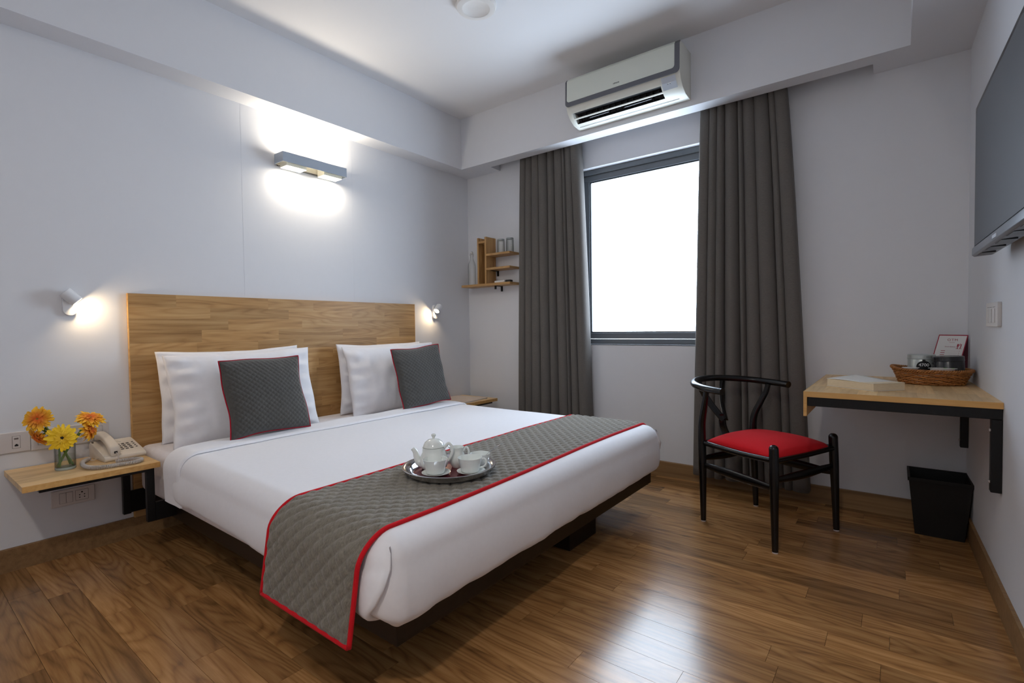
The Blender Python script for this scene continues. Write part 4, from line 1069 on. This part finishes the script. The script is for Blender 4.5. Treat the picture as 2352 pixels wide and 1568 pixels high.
# upholstered seat
st = MB(); N = 36
def seat(i, j):
    u, v = -1+2*i/N, -1+2*j/N
    x = -.005+u*.205; hw = .212+.022*u*1.0
    y = v*hw
    # notch the front corners round the posts
    d = (1-abs(u)**2.6)*(1-abs(v)**2.6)
    z = .428+.056*max(0, d)**.55
    cx = max(0, u-.86)/.14*max(0, abs(v)-.86)/.14; x -= .02*cx; y -= .02*cx*math.copysign(1, v)
    return (x, y, z)
st.grid(seat, N, N); 
edge = [seat(i, 0) for i in range(N+1)]+[seat(N, j) for j in range(1, N+1)]+[seat(i, N) for i in range(N-1, -1, -1)]+[seat(0, j) for j in range(N-1, 0, -1)]
n = len(edge); st.add([p for p in edge]+[(p[0]*.985, p[1]*.985, .414) for p in edge], [(k, (k+1) % n, n+(k+1) % n, n+k) for k in range(n)])
st.add([(p[0]*.985, p[1]*.985, .414) for p in edge], [tuple(range(n))])
st.build('seat', M['red_fabric'], ch, smooth=True, weld=.0005)

# ------------------------------------------------------------------ tray with tea service (stands on the runner)
TX, TY = 1.772, -2.062
TZ = DZ+.0145+dwr(TX, TY)
tr = thing('tray', 'round polished steel tray on the bed runner', 'tray', (TX, TY, TZ))
MB().lathe([(.140,0),(.152,.003),(.162,.012),(.1695,.0235),(.172,.0255),(.1725,.0268),(.170,.0275),(.164,.0268),(.147,.0215),(.143,.018),(.139,.007),(.132,.004),(.001,.004)], 64, cap1=False).build('tray_body', M['steel'], tr, auto=.9)
MB().lathe([(.131,.0041),(.131,.0046),(.001,.0046)], 56, cap1=False).build('tray_disc', M['tray_red'], tr)  # dark red glossy disc over the tray floor
TB = TZ+.0048
pot = thing('teapot', 'white porcelain teapot with a domed lid on the tray', 'teapot', (1.712, -2.083, TB), 0)
por = M['porcelain']
MB().lathe([(.036,0),(.039,.002),(.048,.010),(.0530,.022),(.0530,.034),(.0490,.050),(.0435,.064),(.0418,.076),(.0425,.083),(.038,.083),(.0375,.076),(.001,.072)], 40, cap1=False).build('pot_body', por, pot, auto=.9)
lid = MB().lathe([(.0385,.0835),(.040,.085),(.039,.088),(.033,.101),(.022,.110),(.010,.113),(.0045,.114)], 36).build('lid', por, pot, auto=.9)
MB().lathe([(.0045,.113),(.0045,.118),(.0085,.126),(.009,.129),(.007,.131),(.001,.131)], 20, cap1=False).build('knob', por, lid, auto=.9)
dsp = Vector((-.86, -.51, 0))
sp_ = catmull([tuple(dsp*.040+Vector((0,0,.020))), tuple(dsp*.058+Vector((0,0,.026))), tuple(dsp*.066+Vector((0,0,.045))), tuple(dsp*.072+Vector((0,0,.064))), tuple(dsp*.082+Vector((0,0,.076)))], 6)
MB().tube(sp_, [.021-.0135*(k/(len(sp_)-1))**.6 for k in range(len(sp_))], 16, cap=False).build('spout', por, pot, auto=.9)
dh = -dsp
MB().tube(catmull([tuple(dh*.040+Vector((0,0,.080))), tuple(dh*.056+Vector((0,0,.097))), tuple(dh*.068+Vector((0,0,.088))), tuple(dh*.070+Vector((0,0,.062))), tuple(dh*.060+Vector((0,0,.040))), tuple(dh*.049+Vector((0,0,.030)))], 6), .0055, 10, sx=1, sy=.75).build('handle', por, pot, smooth=True)
jug = thing('milk_jug', 'small white porcelain milk jug behind the cups on the tray', 'jug', (1.762, -2.010, TB))
jm = MB(); prof = [(.020,0),(.021,.002),(.028,.014),(.031,.028),(.029,.044),(.0235,.058),(.0225,.066),(.0265,.076),(.0245,.076),(.0205,.066),(.022,.055),(.027,.04),(.001,.006)]
seg = 36; vs = []; fs = []
for i, (r, z) in enumerate(prof):
    for k in range(seg):
        a = 2*PI*k/seg; lip = max(0, math.cos(a-math.radians(214)))**10*max(0, (z-.058)/.018); vs.append(((r+.012*lip)*math.cos(a), (r+.012*lip)*math.sin(a), z+.004*lip))
for i in range(len(prof)-1):
    for k in range(seg): l = (k+1) % seg; fs.append((i*seg+k, i*seg+l, (i+1)*seg+l, (i+1)*seg+k))
fs.append(tuple(range(seg))[::-1])
jm.add(vs, fs).build('jug_body', por, jug, auto=.9)
dh = Vector((.80,.60,0))
MB().tube(catmull([tuple(dh*.0235+Vector((0,0,.060))), tuple(dh*.034+Vector((0,0,.074))), tuple(dh*.043+Vector((0,0,.064))), tuple(dh*.042+Vector((0,0,.044))), tuple(dh*.029+Vector((0,0,.030)))], 6), .0038, 8).build('handle', por, jug, smooth=True)
def saucer(label, x, y):
    s = MB().lathe([(.030,0),(.032,.001),(.040,.004),(.050,.008),(.052,.0095),(.0495,.0095),(.039,.0055),(.001,.004)], 44, cap1=False).build('saucer', por, None, auto=.9, loc=(x, y, TB))
    tag(s, label, 'saucer', 'saucers on the tray')
def cup(label, x, y, ang, handle=True, nm='teacup', cat='cup', sc_=1.0, lift=.0056):
    t = thing(nm, label, cat, (x, y, TB+lift), ang)
    q = sc_
    MB().lathe([(.029*q,0),(.0315*q,.001),(.034*q,.006),(.0385*q,.028),(.0435*q,.048),(.0445*q,.0515),(.0425*q,.0515),(.0370*q,.030),(.032*q,.008),(.001,.005)], 40, cap1=False).build('cup_body', por, t, auto=.9)
    if handle:
        MB().tube(catmull([(.039*q,0,.046),(.053*q,0,.047),(.0595*q,0,.036),(.052*q,0,.020),(.0335*q,0,.014)], 6), .0034, 8, sx=1, sy=.8).build('handle', por, t, smooth=True)
    return t
saucer('white saucer under the teacup in front of the teapot', 1.770, -2.128); cup('white porcelain teacup in front of the teapot, handle hidden', 1.768, -2.130, math.radians(100))
saucer('white saucer under the teacup with its handle toward the spoon', 1.860, -2.040); cup('white porcelain teacup with its handle turned toward the window', 1.857, -2.042, math.radians(30))
cup('white porcelain sugar bowl holding a spoon behind the teacups', 1.835, -1.962, 0, False, 'sugar_bowl', 'bowl', .86, .0004)
sn = thing('teaspoon', 'steel teaspoon leaning out of the sugar bowl on the tray', 'spoon', (1.835, -1.962, TB+.010))
a = Vector((-.012,-.004,.002)); c = Vector((.070,.048,.078))
pts = [a.lerp(c, k/10)+Vector((0,0,.006*math.sin(PI*k/10))) for k in range(11)]
MB().tube(pts, [.0022,.0022,.0019,.0018,.0018,.0019,.0023,.003,.0038,.004,.002], 8, sx=.5, sy=1.3).build('spoon_handle', M['steel'], sn, smooth=True)
MB().lathe([(.001,-.004),(.008,-.002),(.0115,.002)], 16, c=(-.016,-.006,.003), sx=1.3, cap0=False, cap1=False).build('spoon_bowl', M['steel'], sn, smooth=True)

# ------------------------------------------------------------------ round ceiling fitting
def ceiling_fitting(label, x, y, on):
    cl_ = thing('ceiling_light', label, 'ceiling light', (x, y, ZC))
    MB().lathe([(.108,0),(.110,-.006),(.108,-.012),(.111,-.018),(.108,-.024),(.104,-.030),(.078,-.034),(.074,-.033)], 48, cap0=False, cap1=False).build('trim_ring', M['white_plastic'], cl_, auto=.8)
    MB().lathe([(.074,-.0325),(.060,-.026),(.040,-.020),(.001,-.018)], 40, cap0=False, cap1=False).build('reflector', M['fill_glow'] if on else M['white_plastic'], cl_, smooth=True)
    if on:
        l = bpy.data.lights.new('fill_lamp_light', 'AREA'); l.shape = 'DISK'; l.size = .14; l.energy = on; l.color = (1, .93, .84)
        lo = bpy.data.objects.new('fill_lamp_light', l); C.objects.link(lo); lo.parent = cl_; lo.location = (0, 0, -.036)
ceiling_fitting('round white ceiling light with ringed rim, switched off', 1.262, -1.292, 0)
ceiling_fitting('round white ceiling light added out of view as fill, switched on', 2.95, -3.9, 18)  # unseen fitting added behind the camera to fill the room with light

# small leftovers: rebase every un-rotated thing that still sits at the world origin onto the base of its own parts
bpy.context.view_layer.update()
for e in [o for o in bpy.data.objects if o.type == 'EMPTY' and o.parent is None and o.location.length < 1e-6 and o.children]:
    if e.matrix_world != Matrix.Identity(4): continue
    P = [c.matrix_world @ Vector(b) for c in e.children if c.type == 'MESH' for b in c.bound_box]
    lo = Vector((min(p.x for p in P), min(p.y for p in P), min(p.z for p in P))); hi = Vector((max(p.x for p in P), max(p.y for p in P), max(p.z for p in P)))
    c = Vector(((lo.x+hi.x)/2, (lo.y+hi.y)/2, lo.z)); e.location = c
    for k in e.children: k.location = k.location - c
